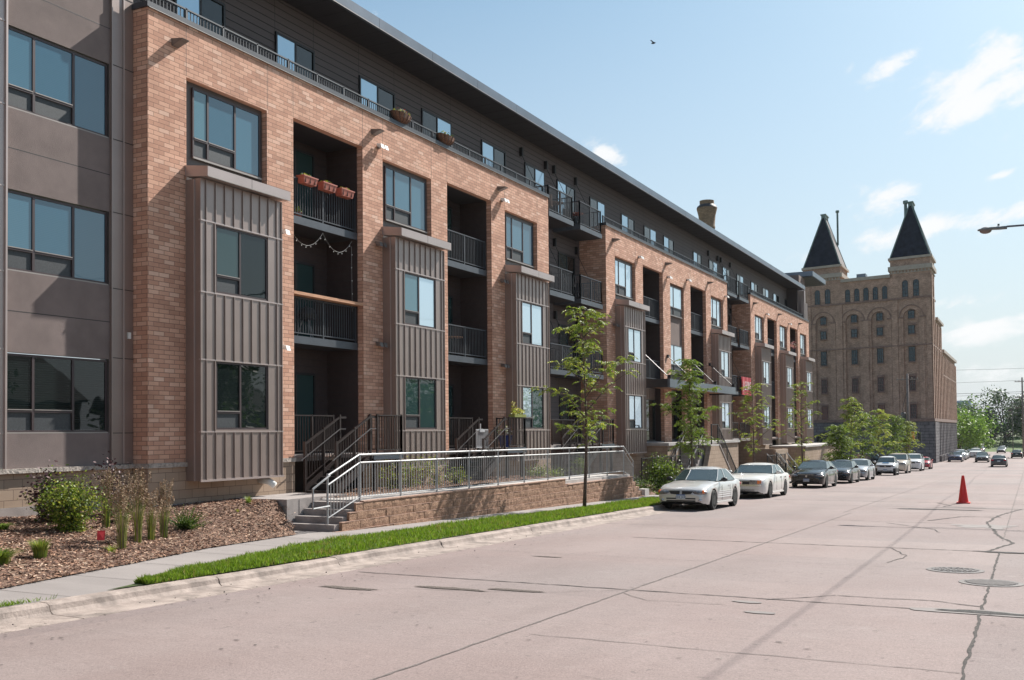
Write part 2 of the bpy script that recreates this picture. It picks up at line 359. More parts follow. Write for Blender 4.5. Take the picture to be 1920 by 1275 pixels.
# mulch bed
def mz(x, y):
    n = noise.noise(Vector((x * 1.4, y * 1.4, 0))) * .035 + noise.noise(Vector((x * 5, y * 5, 3))) * .018
    e = min(1, max(0, (y - ywalk(x)) / .25))
    if x > 16.4 and y > 15.46: z_ = min(1, (x - 16.4) / 1.5) * min(1, (y - 15.46) / .32); return lerp(zmulch(x, y), .075, z_) + n * .6 + .006
    hump = .16 * math.exp(-((x - 18.5) ** 2 / 1.6 + (y - 15.9) ** 2 / .45)) * (1 if x < 18.71 else 0)
    return zmulch(x, y) + n * e + hump + .006
mxs = [-8 + i * .5 for i in range(34)] + [9 + i * .16 for i in range(60)] + [18.62, 18.7]
sheet('mulch_bed', mxs, lambda x: frange(ywalk(x), 17.75, 26), mz, MULCH)
sheet('terrace_bed', [18.7, 19.9, 20.1] + [20.6 + i * .6 for i in range(30)] + [38.7], lambda x: frange(15.5 if x < 19.95 else 15.35, 18.4, 10), lambda x, y: (interp(x, [18.7, 19.9, 20.1, 33, 38.6], [-.06, .02, .05, .03, -.35]) + noise.noise(Vector((x * 2, y * 2, 0))) * .04), MULCH)
sheet('garden_bed', [38.7 + i * .8 for i in range(68)], lambda x: frange(14.1, 18.6, 9), lambda x, y: (lerp(zr(x) + .15, max(zr(x) + .3, zmulch(x, y)), min(1, (y - 14.1) / 2.2)) + noise.noise(Vector((x, y * 2, 0))) * .06 * min(1, (y - 14.1))), MULCH)
# wood chips
CH = [mat('chip_%s' % n, c, .9, 0, .25, 30) for n, c in (('tan', (.40, .23, .15)), ('brown', (.22, .115, .078)), ('dark', (.10, .052, .038)), ('pale', (.56, .41, .30)))]
ch = MB()
def chip(x, y, z, s):
    a = R.uniform(0, 6.28); l = s * R.uniform(.5, 1.5); w = s * R.uniform(.15, .4); t = R.uniform(-.45, .45)
    dx, dy = math.cos(a) * l / 2, math.sin(a) * l / 2; ex, ey = -math.sin(a) * w / 2, math.cos(a) * w / 2; dz = t * l / 2
    m = CH[R.choice((0, 0, 1, 1, 2, 2, 2, 3))]
    ch.face([(x - dx - ex, y - dy - ey, z - dz), (x + dx - ex, y + dy - ey, z + dz), (x + dx + ex, y + dy + ey, z + dz + .004), (x - dx + ex, y - dy + ey, z - dz + .006)], m)
for i in range(30000):
    x = R.uniform(7.5, 18.75) if i % 5 else R.uniform(9.5, 15); e = ywalk(x) - .05; y = e + (17.65 - e) * R.random()
    chip(x, y, mz(x, y) + R.uniform(.003, .022), .06)
for i in range(9000):
    x = R.uniform(20, 44); y = R.uniform(15.4, 17.1) if x < 38.7 else R.uniform(14.1, 16.5)
    z = (interp(x, [20, 33, 38.6], [.06, .04, -.34]) if x < 38.7 else lerp(zr(x) + .16, max(zr(x) + .3, zmulch(x, y)), min(1, (y - 14.1) / 2.2)) + .03)
    chip(x, y, z + .02, .07)
tag(ch.build('mulch_chips'), 'scattered reddish brown wood chips covering the planting bed', 'mulch', kind='stuff')
# grass strip
def gin(x): return wy0(x)
sheet('grass_base', [9.5 + .5 * i for i in range(60)], lambda x: [ycurb(x) + .185, (ycurb(x) + .2 + gin(x)) / 2, max(gin(x), ycurb(x) + .2)], lambda x, y: zr(x) + .165, SOIL)
GR = [leafmat('grass_%d' % i, c, .35, .2) for i, c in enumerate(((.125, .21, .012), (.10, .17, .009), (.19, .28, .03)))]
gs = MB(); GDRY = leafmat('grass_dry', (.25, .22, .06), .3, .3)
def blade(mb, x, y, z, h, w, m, lean=.4):
    a = R.uniform(0, 6.28); dx, dy = math.cos(a) * w / 2, math.sin(a) * w / 2; lx, ly = R.uniform(-lean, lean) * h, R.uniform(-lean, lean) * h
    mb.face([(x - dx, y - dy, z), (x + dx, y + dy, z), (x + dx * .7 + lx * .5, y + dy * .7 + ly * .5, z + h * .6), (x + lx, y + ly, z + h)], m)
for i in range(52000):
    x = 10.15 + 26.5 * (R.random() ** 1.35); lo = ycurb(x) + .17; hi = gin(x) + .03
    if hi - lo < .1: continue
    y = R.uniform(lo, hi); k = 1.2 if noise.noise(Vector((x * 1.1, y * 1.3, 5))) > .1 else .85
    blade(gs, x, y, zr(x) + .16, R.uniform(.05, .13) * k * (.6 + .4 * min(1, min(y - lo, hi - y) * 6)), .010 + x * .0005, (R.choice(GR) if R.random() > .07 + (.3 if noise.noise(Vector((x * .8, y * 1.6, 9))) > .33 else 0) else GDRY), .55)
for i in range(700):
    x = R.gauss(7.7, .35); y = ycurb(x) + .2 + abs(R.gauss(0, .07)); blade(gs, x, y, zr(x) + .14, R.uniform(.03, .08), .012, R.choice(GR), .8)
tag(gs.build('grass'), 'bright green grass strip between the curb and the sidewalk', 'grass', kind='stuff')

# joints, cracks, patches of the road: thin strips a few millimetres above the slab
def strip(mb, pts, w, m, wob=.03, dz=.006, step=.12, wv=.5):
    for a, b in zip(pts[:-1], pts[1:]):
        d = math.hypot(b[0] - a[0], b[1] - a[1]); n = max(1, int(d / step)); ux, uy = (b[0] - a[0]) / d, (b[1] - a[1]) / d; last = None
        for i in range(n + 1):
            t = i / n; x = lerp(a[0], b[0], t); y = lerp(a[1], b[1], t); o = wob * noise.noise(Vector((x * 2.7, y * 2.7, w * 99))) + wob * .5 * R.uniform(-.5, .5)
            ww = w * (1 + wv * R.uniform(-1, 1)); x += -uy * o; y += ux * o
            cur = ((x - uy * ww / 2, y + ux * ww / 2, zr(x) + dz), (x + uy * ww / 2, y - ux * ww / 2, zr(x) + dz))
            if last: mb.face([last[0], last[1], cur[1], cur[0]], m)
            last = cur
rj = MB(); JL = mat('joint_line', (.16, .135, .125), .95, 0, .3, 20)
for y, x0, x1, w, m in ((5.14, -2, 34, .028, JL), (.57, -2, 22, .032, CRACK), (.57, 25, 130, .02, JL), (5.4, 34, 130, .022, JL), (-3.9, 0, 130, .03, JL)):
    strip(rj, [(x0, y), (x1, y)], w, m, .02)
for x, y0, y1, w, m in ((13.75, 9.9, -5, .03, CRACK), (22.1, 8.2, -5, .04, CRACK), (9.95, 4.9, .6, .014, JL), (17.9, 10.2, 5.2, .012, JL), (18.5, 5.1, .8, .010, JL), (26.0, 10.4, 5.3, .02, CRACK), (30.2, 5.3, 1.9, .03, CRACK), (30.2, 10, 5.3, .012, JL), (34.6, 9, -4, .02, JL), (38.5, 8, -4, .025, CRACK), (41.9, 9.4, -4, .05, CRACK), (46.5, 9, -4, .02, JL), (51, 9, -4, .05, CRACK), (55.5, 8, 0, .03, JL), (60, 9, -4, .05, CRACK), (68, 9, -4, .06, CRACK), (77, 9, -4, .05, JL), (86, 9, -4, .08, CRACK), (98, 9, -4, .08, JL), (112, 9, -4, .1, CRACK)):
    strip(rj, [(x, y0), (x + R.uniform(-.05, .25), y1)], w, m, .03)
strip(rj, [(13.7, 3.2), (14.5, 2.4), (14.6, 1.2), (14.3, .6)], .025, CRACK, .05); strip(rj, [(22.2, 2.6), (20.5, 2.1), (19.2, 2.3)], .02, CRACK, .06)
strip(rj, [(22.1, .8), (24.5, .35), (26.5, .7), (31, 1.1), (34.5, .9), (38.6, .3)], .06, CRACK, .06); strip(rj, [(31.2, 2.6), (33.5, 1.9), (33.8, .8)], .07, CRACK, .05)
strip(rj, [(29.8, 3.6), (27.8, 2.2), (26.8, 2.0)], .03, CRACK, .05); strip(rj, [(12.3, 8.3), (12.9, 6.2), (13.8, 5.1)], .012, JL, .08); strip(rj, [(41.9, 3.2), (40.1, 2.6), (39.2, 2.8), (39, 1.4)], .07, CRACK, .08)
strip(rj, [(13.4, 5.1), (12.9, 4.6), (13.0, 3.6)], .012, JL, .05); strip(rj, [(8.3, 3.6), (8.0, 2.4), (8.3, 1.2)], .01, JL, .08)
struct(rj.build('road_cracks'))
def blob(mb, cx, cy, rx, ry, m, dz, n=22, j=.25):
    pts = []
    for i in range(n):
        t = 2 * math.pi * i / n; k = 1 + R.uniform(-j, j); x = cx + rx * k * math.cos(t); y = cy + ry * k * math.sin(t); pts.append((x, y, zr(x) + dz))
    mb.face(pts, m)
rp = MB(); PALEP = mat('pale_patch', (.225, .20, .19), .9, 0, .1, 6)
GRAVEL = mat('pothole_gravel', (.13, .105, .09), .95, 0, .6, 35, bump=.03, bscale=50)
for cx, cy, rx, ry in ((12.05, 8.85, .10, .5), (12.7, 7.5, .10, .62), (12.95, 6.6, .09, .45), (17.3, 8.1, .05, .3)): blob(rp, cx, cy, rx, ry, GRAVEL, .009)
blob(rp, 13.78, .55, .2, .85, PALEP, .0085); blob(rp, 13.8, .5, .09, .62, TAR, .0125, j=.4); blob(rp, 22.1, .45, .12, .5, TAR, .011, j=.4)
blob(rp, 37.2, 2.95, .25, 1.1, TAR, .011, j=.5); blob(rp, 29.5, 1.1, .8, .7, PALEP, .005, j=.4); blob(rp, 38.6, 1.6, .12, 1.6, PALEP, .009)
for cx, cy, m in ((13.35, 3.35, PALEP), (12.55, 3.0, PALEP)): blob(rp, cx, cy, .09, .2, m, .009, j=.1)
for i in range(700):
    x = R.uniform(6, 30); y = R.choice((R.uniform(-3, 10), R.uniform(9.2, 10.5))); blob(rp, x, y, R.uniform(.004, .014), R.uniform(.008, .04), CRACK if i % 3 else JL, .009, 6, .5)
struct(rp.build('road_patches'))
st = MB()
for i in range(40):
    x = R.uniform(7.5, 24); y = ycurb(x) - R.uniform(.02, 1.1); r = R.uniform(.005, .016); st.ell((x, y, zr(x) + r * .7 + .005), (r, r * .8, r * .7), TAR, 6, 4)
tag(st.build('loose_stones'), 'loose dark stones lying in the gutter by the curb', 'stones', kind='stuff')
# manhole covers
IRON = mat('cast_iron', (.055, .052, .055), .7, .2, .3, 20); IRON2 = mat('iron_ring', (.15, .135, .13), .8, .1, .2, 15)
def manhole(x, y, r, label, bars):
    e = empty('manhole_cover', (x, y, zr(x)), 0); e.rotation_euler = (0, math.atan(.0203), 0); tag(e, label, 'manhole cover', 'manhole covers in the road')
    a = MB(); a.lathe([(r * 1.22, .004), (r * 1.22, .009), (r * 1.0, .011)], 40, IRON2, cap=False); a.build('ring', e)
    c = MB(); c.lathe([(.01, .010), (r * .97, .010), (r * .98, .006)], 40, IRON, cap=False)
    n = 13
    for i in range(n):
        t = -r + 2 * r * (i + .5) / n; h = math.sqrt(max(0, (r * .93) ** 2 - t * t))
        if bars: c.box(t - .018, t + .018, -h, h, .010, .018, IRON2)
        else:
            q = -h
            while q < h - .05: c.box(t - .02, t + .02, q, q + .045, .010, .018, IRON2); q += .085
    c.build('lid', e)
manhole(18.5, 1.15, .37, 'round iron manhole cover with a small waffle pattern, the farther of the two', False)
manhole(16.95, .56, .37, 'round iron manhole cover with bars, nearer and straddling the lane joint', True)
# ================================================================== APARTMENT BUILDING
F_Y = 17.2; W_Y = 18.52; L_Y = 17.67
APT = tag(empty('apartment_building', (0, 0, 0)), 'long modern apartment building of orange brick with metal bay windows and dark flat roof', 'building')
FL = [1.10, 4.28, 7.5, 10.65]
def wall_xz(mb, x0, x1, z0, z1, holes, y, m, dep=.22, rm=None, skip=()):
    xsn = sorted(set([x0, x1] + [h[0] for h in holes] + [h[1] for h in holes])); zsn = sorted(set([z0, z1] + [h[2] for h in holes] + [h[3] for h in holes]))
    for i in range(len(xsn) - 1):
        for j in range(len(zsn) - 1):
            cx = (xsn[i] + xsn[i + 1]) / 2; cz = (zsn[j] + zsn[j + 1]) / 2
            if any(h[0] < cx < h[1] and h[2] < cz < h[3] for h in holes): continue
            mb.face([(xsn[i], y, zsn[j]), (xsn[i + 1], y, zsn[j]), (xsn[i + 1], y, zsn[j + 1]), (xsn[i], y, zsn[j + 1])], m)
    for h in holes:
        a, b, c, d = h[:4]; rm_ = rm or m
        mb.face([(a, y, c), (a, y, d), (a, y + dep, d), (a, y + dep, c)], rm_); mb.face([(b, y, c), (b, y + dep, c), (b, y + dep, d), (b, y, d)], rm_)
        mb.face([(a, y, d), (b, y, d), (b, y + dep, d), (a, y + dep, d)], rm_)
        mb.face([(a, y, c), (a, y + dep, c), (b, y + dep, c), (b, y, c)], rm_)

BL = [(16.15, 37.1), (43.35, 64.36), (70.5, 91.55)]
WIN = [[17.3, 25.28, 33.26], [44.48, 60.6], [71.72, 79.7, 87.62]]
BAL = [[21.12, 29.07], [48.35, 56.4], [75.6, 83.55]]
BW = 3.13
# brick shells
for bi, (x0, x1) in enumerate(BL):
    mb = MB(); cm = MB()
    zb = 1.03; zg = zr(x0) - .6; zg = -1.2 if bi == 0 else zg - .5
    holes = [(w, w + 2.78, 7.3, 9.92 if bi < 2 else 9.88) for w in WIN[bi]] + [(b, b + BW, (zb if bi == 1 else zb), 10.03) for b in BAL[bi]]
    if bi == 1: holes.append((52.7, 55.12, zb, 9.68))
    wall_xz(mb, x0, x1, zb, 11.14, holes, F_Y, BRICK, .2)
    ys = L_Y if bi == 0 else W_Y
    mb.face([(x0, ys + .05, zb), (x0, F_Y, zb), (x0, F_Y, 11.14), (x0, ys + .05, 11.14)], BRICK)
    mb.face([(x1, F_Y, zb), (x1, W_Y, zb), (x1, W_Y, 11.14), (x1, F_Y, 11.14)], BRICK)
    mb.face([(x0, F_Y + .34, 10.4), (x0, F_Y + .34, 11.14), (x1, F_Y + .34, 11.14), (x1, F_Y + .34, 10.4)], BRICK)
    for b in BAL[bi]:   # inner side walls, soffit of the bay
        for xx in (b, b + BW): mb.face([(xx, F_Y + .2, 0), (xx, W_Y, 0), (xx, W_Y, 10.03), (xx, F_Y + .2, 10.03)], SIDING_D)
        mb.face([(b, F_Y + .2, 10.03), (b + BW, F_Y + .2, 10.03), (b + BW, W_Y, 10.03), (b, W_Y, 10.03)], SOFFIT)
        for k in range(47):
            z = .4 + k * .205
            if z < 10: mb.box(b + BW - .006, b + BW + .001, F_Y + .21, W_Y, z, z + .012, JOINT)
    mb.build('brick_wall', APT)
    # masonry base and stone band
    cm_holes = [(b, b + BW, -.2, .93) for b in BAL[bi]] if bi != 1 else []
    wall_xz(cm, x0, x1, zg, .925, cm_holes, F_Y - .01, CMU, 1.3)
    cm.face([(x0, 19, zg), (x0, F_Y - .01, zg), (x0, F_Y - .01, .925), (x0, 19, .925)], CMU)
    cm.face([(x1, F_Y - .01, zg), (x1, 19, zg), (x1, 19, .925), (x1, F_Y - .01, .925)], CMU)
    cm.build('masonry_base', APT)
    xa = x0 - .03; sb = MB(); sb.box(x0 - .05, x0 + .0, F_Y - .04, (L_Y if bi == 0 else W_Y) - .02, .926, 1.03, STONE)
    stops = sorted([(b, b + BW) for b in BAL[bi]] + [(w - .02, w + 2.82) for w in WIN[bi]]) + [(x1 + .03, 0)]
    if bi == 1: stops = sorted(stops + [(52.7, 55.12)])
    for (s0, s1) in stops:
        if s0 - xa > .1:
            n = max(1, int((s0 - xa) / .6)); q = xa
            for i in range(n):
                q2 = xa + (s0 - xa) * (i + 1) / n; sb.box(q + .002, q2 - .002, F_Y - .05 - R.uniform(0, .012), F_Y + .1, .926, 1.03, STONE); q = q2
            sb.build('stone_band', APT); sb = MB()
        xa = s1
    # coping
    cp = MB(); x = x0 - .05
    while x < x1 + .04:
        e = min(x + 3.05, x1 + .05); cp.box(x, e - .006, F_Y - .045, F_Y + .40, 11.14, 11.26, DARKM); x = e
    cp.box(x0, x1, F_Y - .05, F_Y - .046, 11.128, 11.142, LEDGE)
    if bi == 0: cp.box(x0 - .05, x0 + .0, F_Y + .40, L_Y + .2, 11.14, 11.26, DARKM)
    cp.build('parapet_coping', APT)
    # brick control joints
    jb = MB()
    for w in WIN[bi]: 
        for xx in (w - .01, w + 2.83 if bi else w + 2.79): jb.box(xx, xx + .012, F_Y - .0015, F_Y + .01, 9.95, 11.12, JOINT)
    for b in BAL[bi]:
        for xx in (b - .01, b + BW): jb.box(xx, xx + .012, F_Y - .0015, F_Y + .01, 10.05, 11.12, JOINT)
    jb.build('control_joints', APT)

# lap siding wall (set back), continuous behind the brick fronts
sd = MB(); k = sd.mi(SIDING)
def laps(mb, x0, x1, z0, z1, y, m, h=.205, t=.018):
    z = z0
    while z < z1 - .01:
        z2 = min(z + h, z1); mb.face([(x0, y - t, z), (x1, y - t, z), (x1, y - .002, z2), (x0, y - .002, z2)], m)
        mb.face([(x0, y, z), (x1, y, z), (x1, y - t, z), (x0, y - t, z)], JOINT); mb.face([(x0, y - t - .001, z), (x1, y - t - .001, z), (x1, y - t - .001, z + .013), (x0, y - t - .001, z + .013)], JOINT); z = z2  # dark strip paints the shadow line at each lap's lower edge
jx = [16.3, 18.2, 19.95, 21.95, 23.66, 25.91, 27.9, 29.57, 31.57, 33.85, 35.85, 37.6, 39.5, 40.82, 42.85, 44.59, 46.5, 48.78, 50.75, 52.23, 54.21, 55.53, 57.45, 59.3, 61.3, 63.1, 64.8, 66.75, 68.1, 70.07, 71.85, 73.7, 76.05, 78.1, 79.75, 81.7, 83.5, 85.6, 88.0, 89.9, 91.5]
for a, b in zip(jx[:-1], jx[1:]): laps(sd, a + .011, b - .011, 10.5, 13.88, W_Y, SIDING)
for (a, b) in ((37.1, 43.35), (64.36, 70.5)):
    q = [a] + [x for x in jx if a + .2 < x < b - .2] + [b]
    for c, d in zip(q[:-1], q[1:]): laps(sd, c + .008, d - .008, -2.2, 10.5, W_Y, SIDING)
for bs in BAL:
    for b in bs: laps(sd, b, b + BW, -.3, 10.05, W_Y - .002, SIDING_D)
sd.box(16.3, 91.5, W_Y + .004, W_Y + .2, -3, 13.88, JOINT)
sd.build('siding_wall', APT)
# roof: soffit, fascia in lengths
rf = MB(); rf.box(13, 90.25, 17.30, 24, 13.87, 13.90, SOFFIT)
for i in range(90):
    x = 13.5 + i * .85; 
    if x < 90: rf.box(x, x + .012, 17.32, 18.5, 13.863, 13.8695, JOINT)
x = 13.0
while x < 90.3:
    e = min(x + 3.05, 90.3); rf.box(x, e - .012, 17.22, 17.30, 13.84, 14.17, FASCIA); rf.box(x, e - .02, 17.21, 17.219, 13.84, 13.862, LEDGE); x = e
rf.box(12.9, 90.29, 17.3, 30, 13.905, 14.15, DARKM); rf.box(90.3, 90.34, 17.22, 24, 13.84, 14.17, FASCIA)
rf.build('roof', APT)
# end wing with its higher roof
ew = MB(); ew.box(91.6, 94.2, 18.0, 24, -3, 15.4, STUCCO2); ew.box(93.4, 99.9, 17.2, 24.5, 15.43, 15.5, SOFFIT); ew.box(93.38, 99.92, 17.12, 24.6, 15.5, 15.93, FASCIA)
ew.box(91.6, 92.5, 17.75, 18.0, -3, 14.1, METALD); ew.box(91.62, 92.3, 17.9, 18.2, 14.1, 14.7, METALD)
ew.box(89.95, 91.5, 17.26, 17.5, 11.27, 12.75, METALD)
for i in range(5): ew.box(90.1 + i * .32, 90.12 + i * .32, 17.235, 17.26, 11.3, 12.75, METAL)
ew.box(90.5, 90.85, 17.32, 18.6, 10.7, 13.83, METALD); ew.box(88.9, 89.0, 17.6, 18.5, 10.7, 13.83, SIDING_D)
ew.build('end_wing', APT)
# left wing: stucco wall with ribbon windows
lw = MB(); wz = [(8.1, 9.73), (4.9, 6.5), (1.71, 3.3)]
wall_xz(lw, 12.98, 15.53, 1.02, 14.2, [(13.03, 15.51, a, b) for a, b in wz], L_Y, STUCCO, .12, TRIM)
for z in (10.5, 7.3, 4.1): lw.box(13.0, 15.53, L_Y - .002, L_Y + .02, z, z + .018, JOINT)
lw.build('stucco_wall', APT)
lp = MB(); lp.box(15.535, 16.14, L_Y - .03, L_Y + .3, 1.03, 14.1, METAL); lp.box(12.2, 12.96, L_Y - .06, L_Y + .3, 1.03, 14.1, METALD)
for z in (1.7, 3.33, 4.84, 6.5, 8.1, 9.73, 11.3, 12.9): lp.box(15.53, 16.145, L_Y - .038, L_Y - .02, z, z + .015, JOINT); lp.box(12.2, 12.97, L_Y - .075, L_Y, z, z + .03, METALD)
lp.box(15.85, 15.875, L_Y - .06, L_Y, 1.03, 14, METALD); lp.box(15.53, 15.56, L_Y - .06, L_Y, 1.03, 14, METAL); lp.box(12.95, 12.99, L_Y - .1, L_Y, 1.03, 14.1, METALD)
lp.build('metal_panel', APT)
lb = MB(); lb.box(5, 16.14, L_Y - .01, L_Y + .3, .27, .925, CMU); lb.box(5, 16.14, L_Y - .05, L_Y + .3, -1, .265, CONC_D); lb.box(16.16, 21.1, F_Y - .04, F_Y + .1, -1, .10, CONC_D); lb.build('masonry_base', APT)
l2 = MB(); x = 5
while x < 16.1: l2.box(x, min(x + .7, 16.1) - .004, L_Y - .10 - R.uniform(0, .015), L_Y + .1, .93, 1.02, STONE); x += .7
l2.build('stone_band', APT)
ol = MB(); ol.box(5, 12.2, L_Y - .02, L_Y + .3, 1.03, 14.1, STUCCO); ol.build('stucco_wall', APT)

# unseen left run of the building, added to block sky light on that side
cw = MB(); cw.box(-45, 4.9, L_Y, 19, 1.03, 14, STUCCO); cw.box(-45, 4.9, L_Y - .01, 19, -1, 1.02, CMU); cw.box(-14, 8.6, F_Y, L_Y - .02, 1.03, 11.2, BRICK); cw.box(-3.2, -.4, 16.74, F_Y - .01, .6, 7.6, METAL); cw.box(4.6, 7.4, 16.74, F_Y - .01, .6, 7.6, METAL); cw.box(-45, 12.9, 17.3, 24, 13.9, 14.15, FASCIA); cw.build('unseen_left_wing', APT)
# windows
def window(x0, x1, z0, z1, y, mulls, tr=None, gl=(GL_BLUE, GL_BLUE, GL_BLUE), fw=.045, name='window', trc=(0, 1), parent=APT, ledge=True, fm=FRAME):
    f = MB(); d = .07
    f.box(x0, x1, y, y + d, z0, z0 + fw, fm); f.box(x0, x1, y, y + d, z1 - fw, z1, fm)
    f.box(x0, x0 + fw, y, y + d, z0 + fw, z1 - fw, fm); f.box(x1 - fw, x1, y, y + d, z0 + fw, z1 - fw, fm)
    ms = [x0 + fw] + mulls + [x1 - fw]; panes = []
    for mx in mulls: f.box(mx - .028, mx + .028, y - .004, y + d, z0 + fw, z1 - fw, fm)
    for i in range(len(ms) - 1):
        a = ms[i] + (.028 if i else 0); b = ms[i + 1] - (.028 if i < len(ms) - 2 else 0)
        if tr and i in trc:
            f.box(a, b, y - .004, y + d, tr - .03, tr + .03, fm); f.box(a, b, y - .014, y - .0045, tr + .012, tr + .03, LEDGE)
            panes.append((a, b, tr + .03, z1 - fw, gl[i % len(gl)])); panes.append((a, b, z0 + fw, tr - .03, SCREEN))
        else: panes.append((a, b, z0 + fw, z1 - fw, gl[i % len(gl)]))
    if ledge: f.box(x0 - .01, x1 + .01, y - .035, y - .002, z0 - .035, z0 + .006, LEDGE)
    o = f.build(name, parent)
    g = MB()
    for a, b, c, e, m in panes:
        if m is GL_BLUE: m = R.choice(BV)
        g.box(a + .001, b - .001, y + .018 + (.014 if m is SCREEN else 0), y + .045, c + .001, e - .001, m)
    g.build('pane', o)
    return o
B, D_, T, S = GL_BLUE, GL_DARK, GL_TEAL, GL_SKY; BV = [GL_BLUE, GL_B2, GL_B3]
for i, (a, b) in enumerate(wz): window(13.05, 15.49, a + .02, b - .02, L_Y + .04, [13.67, 14.62], a + .45, ((B, B, B), (B, B, B), (D_, D_, D_))[i])
allg = {0: (B, B, B), 1: (B, B, B), 2: (S, S, S)}
for bi, ws in enumerate(WIN):
    for wi, w in enumerate(ws):
        t = MB(); t.box(w - .01, w + 2.8, F_Y + .17, F_Y + .22, 7.3, 9.95, TRIM); t.build('window_surround', APT)
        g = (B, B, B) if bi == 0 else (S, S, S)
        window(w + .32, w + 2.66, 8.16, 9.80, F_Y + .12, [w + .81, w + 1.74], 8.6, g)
# bay windows (standing seam metal)
def bay(w, zlo=.6):
    o = MB(); x0, x1 = w - .03, w + 2.8; yf = 16.74; wx0, wx1 = w + .46, w + 2.27
    zs = [zlo, 1.72, 3.37, 4.92, 6.56, 7.5]
    holes = [(wx0, wx1, 4.95, 6.53), (wx0, wx1, 1.77, 3.35)]
    wall_xz(o, x0, x1, zlo, 7.52, holes, yf, METAL, .1)
    o.face([(x0, F_Y, zlo), (x0, yf, zlo), (x0, yf, 7.52), (x0, F_Y, 7.52)], METAL); o.face([(x1, yf, zlo), (x1, F_Y, zlo), (x1, F_Y, 7.52), (x1, yf, 7.52)], METAL)
    o.face([(x0, yf, zlo), (x0, F_Y, zlo), (x1, F_Y, zlo), (x1, yf, zlo)], METAL)
    for z in zs[1:5]:
        o.box(x0 - .012, x1 + .012, yf - .02, yf + .05, z - .016, z + .018, METALD); o.box(x0 - .012, x0, yf + .05, F_Y, z - .012, z + .012, METAL); o.box(x1, x1 + .012, yf + .05, F_Y, z - .012, z + .012, METAL)
    o.box(x0 - .02, x1 + .02, yf - .025, yf - .001, zlo - .02, zlo + .03, METALD)
    ribs = [x0 + .165 + .305 * i for i in range(9)] + [x1 - .035]
    for a, b in ((zlo + .03, 1.70), (3.39, 4.90), (6.58, 7.5)):
        for r in ribs: o.box(r - .011, r + .011, yf - .03, yf, a, b, METAL)
    for a, b in ((1.74, 3.35), (4.94, 6.54)):
        for r in (ribs[0], ribs[1] - .03, ribs[-2] + .03, ribs[-1]): o.box(r - .011, r + .011, yf - .03, yf, a, b, METAL)
    o.box(x0 - .03, x0, yf + .17, yf + .19, zlo, 7.5, METALD); o.box(x1, x1 + .03, yf + .2, yf + .22, zlo, 7.5, METAL)
    b_ = o.build('bay_window', APT)
    c = MB(); c.hexa([(x0 - .02, 16.5, 7.525), (x1 + .045, 16.5, 7.525), (x1 + .045, F_Y - .002, 7.60), (x0 - .02, F_Y - .002, 7.60), (x0 - .02, 16.5, 7.76), (x1 + .045, 16.5, 7.76), (x1 + .045, F_Y - .002, 7.86), (x0 - .02, F_Y - .002, 7.86)], METALD)
    c.box(x0 - .02, x1 + .045, 16.488, 16.499, 7.52, 7.54, LEDGE); c.box(x0 + 1.45, x0 + 1.455, 16.497, 16.501, 7.54, 7.755, JOINT)
    c.build('bay_cap', b_)
gsets = [[(T, D_), (D_, D_)], [(B, S), (T, T)], [(S, S), (S, T)], [(S, S), (S, S)], [(S, S), (S, S)], [(S, S), (S, S)], [(S, S), (S, S)], [(S, S), (S, S)]]
k = 0
for bi, ws in enumerate(WIN):
    for w in ws:
        bay(w, .6)
        for (a, b, t), g in zip(((4.95, 6.53, 5.36), (1.77, 3.35, 2.18)), gsets[k]): window(w + .47, w + 2.26, a, b, 16.76, [w + 1.29], t, g, trc=(0,), ledge=False, name='bay_pane')
        k += 1
# narrow stack above the entrance
nb = MB(); nb.box(52.7, 55.12, F_Y + .14, F_Y + .3, 4.3, 9.7, STUCCO2); nb.build('stucco_panel', APT)
window(52.75, 54.9, 7.95, 9.55, F_Y + .06, [53.45], 8.4, (S, S)); window(52.75, 54.9, 4.8, 6.35, F_Y + .06, [53.45], 5.25, (S, S))

# sliding doors
def slider(x0, x1, z0, z1, y=W_Y, flip=False, gl=(B, D_), name='sliding_door'):
    f = MB(); y -= .06; fw = .06; m = BLACKR; mid = (x0 + x1) / 2
    f.box(x0, x1, y, y + .06, z1 - fw, z1, m); f.box(x0, x1, y, y + .06, z0, z0 + fw, m)
    for a in (x0, mid - fw / 2, x1 - fw): f.box(a, a + fw, y - .001, y + .061, z0 + fw, z1 - fw, m)
    o = f.build(name, APT); g = MB(); a, b = (gl[1], gl[0]) if flip else gl
    g.box(x0 + fw, mid - fw / 2, y + .02, y + .03, z0 + fw, z1 - fw, a); g.box(mid + fw / 2, x1 - fw, y + .01 if flip else y + .035, y + .045, z0 + fw, z1 - fw, b); g.build('pane', o)
pd = [(18.2, 19.95, 0), (21.95, 23.66, 0), (25.91, 27.9, 0), (29.57, 31.57, 1), (33.85, 35.85, 0), (37.6, 39.5, 1), (40.82, 42.85, 0), (44.59, 46.5, 1), (48.78, 50.75, 0), (52.23, 54.21, 1), (55.53, 57.45, 0), (61.3, 63.1, 0), (64.8, 66.75, 1), (68.1, 70.07, 0), (71.85, 73.7, 1), (76.05, 78.1, 0), (79.75, 81.7, 1), (83.5, 85.6, 0), (88.0, 89.9, 1)]
for a, b, fl in pd: slider(a, b, 10.72, 12.87, flip=bool(fl), gl=(GL_P, D_))
for bi, bs in enumerate(BAL):
    for b in bs:
        for li, z in enumerate(FL[:3]):
            if bi == 1 and li == 0: continue
            slider(b + .75, b + 2.5, z + .03, z + 2.3, gl=(T, T))
for (a, b) in ((37.7, 39.7), (40.9, 42.7), (64.9, 66.8), (68.1, 69.9)):
    for z in FL[:3]: slider(a, b, z + .02, z + 2.15, gl=(T, D_))

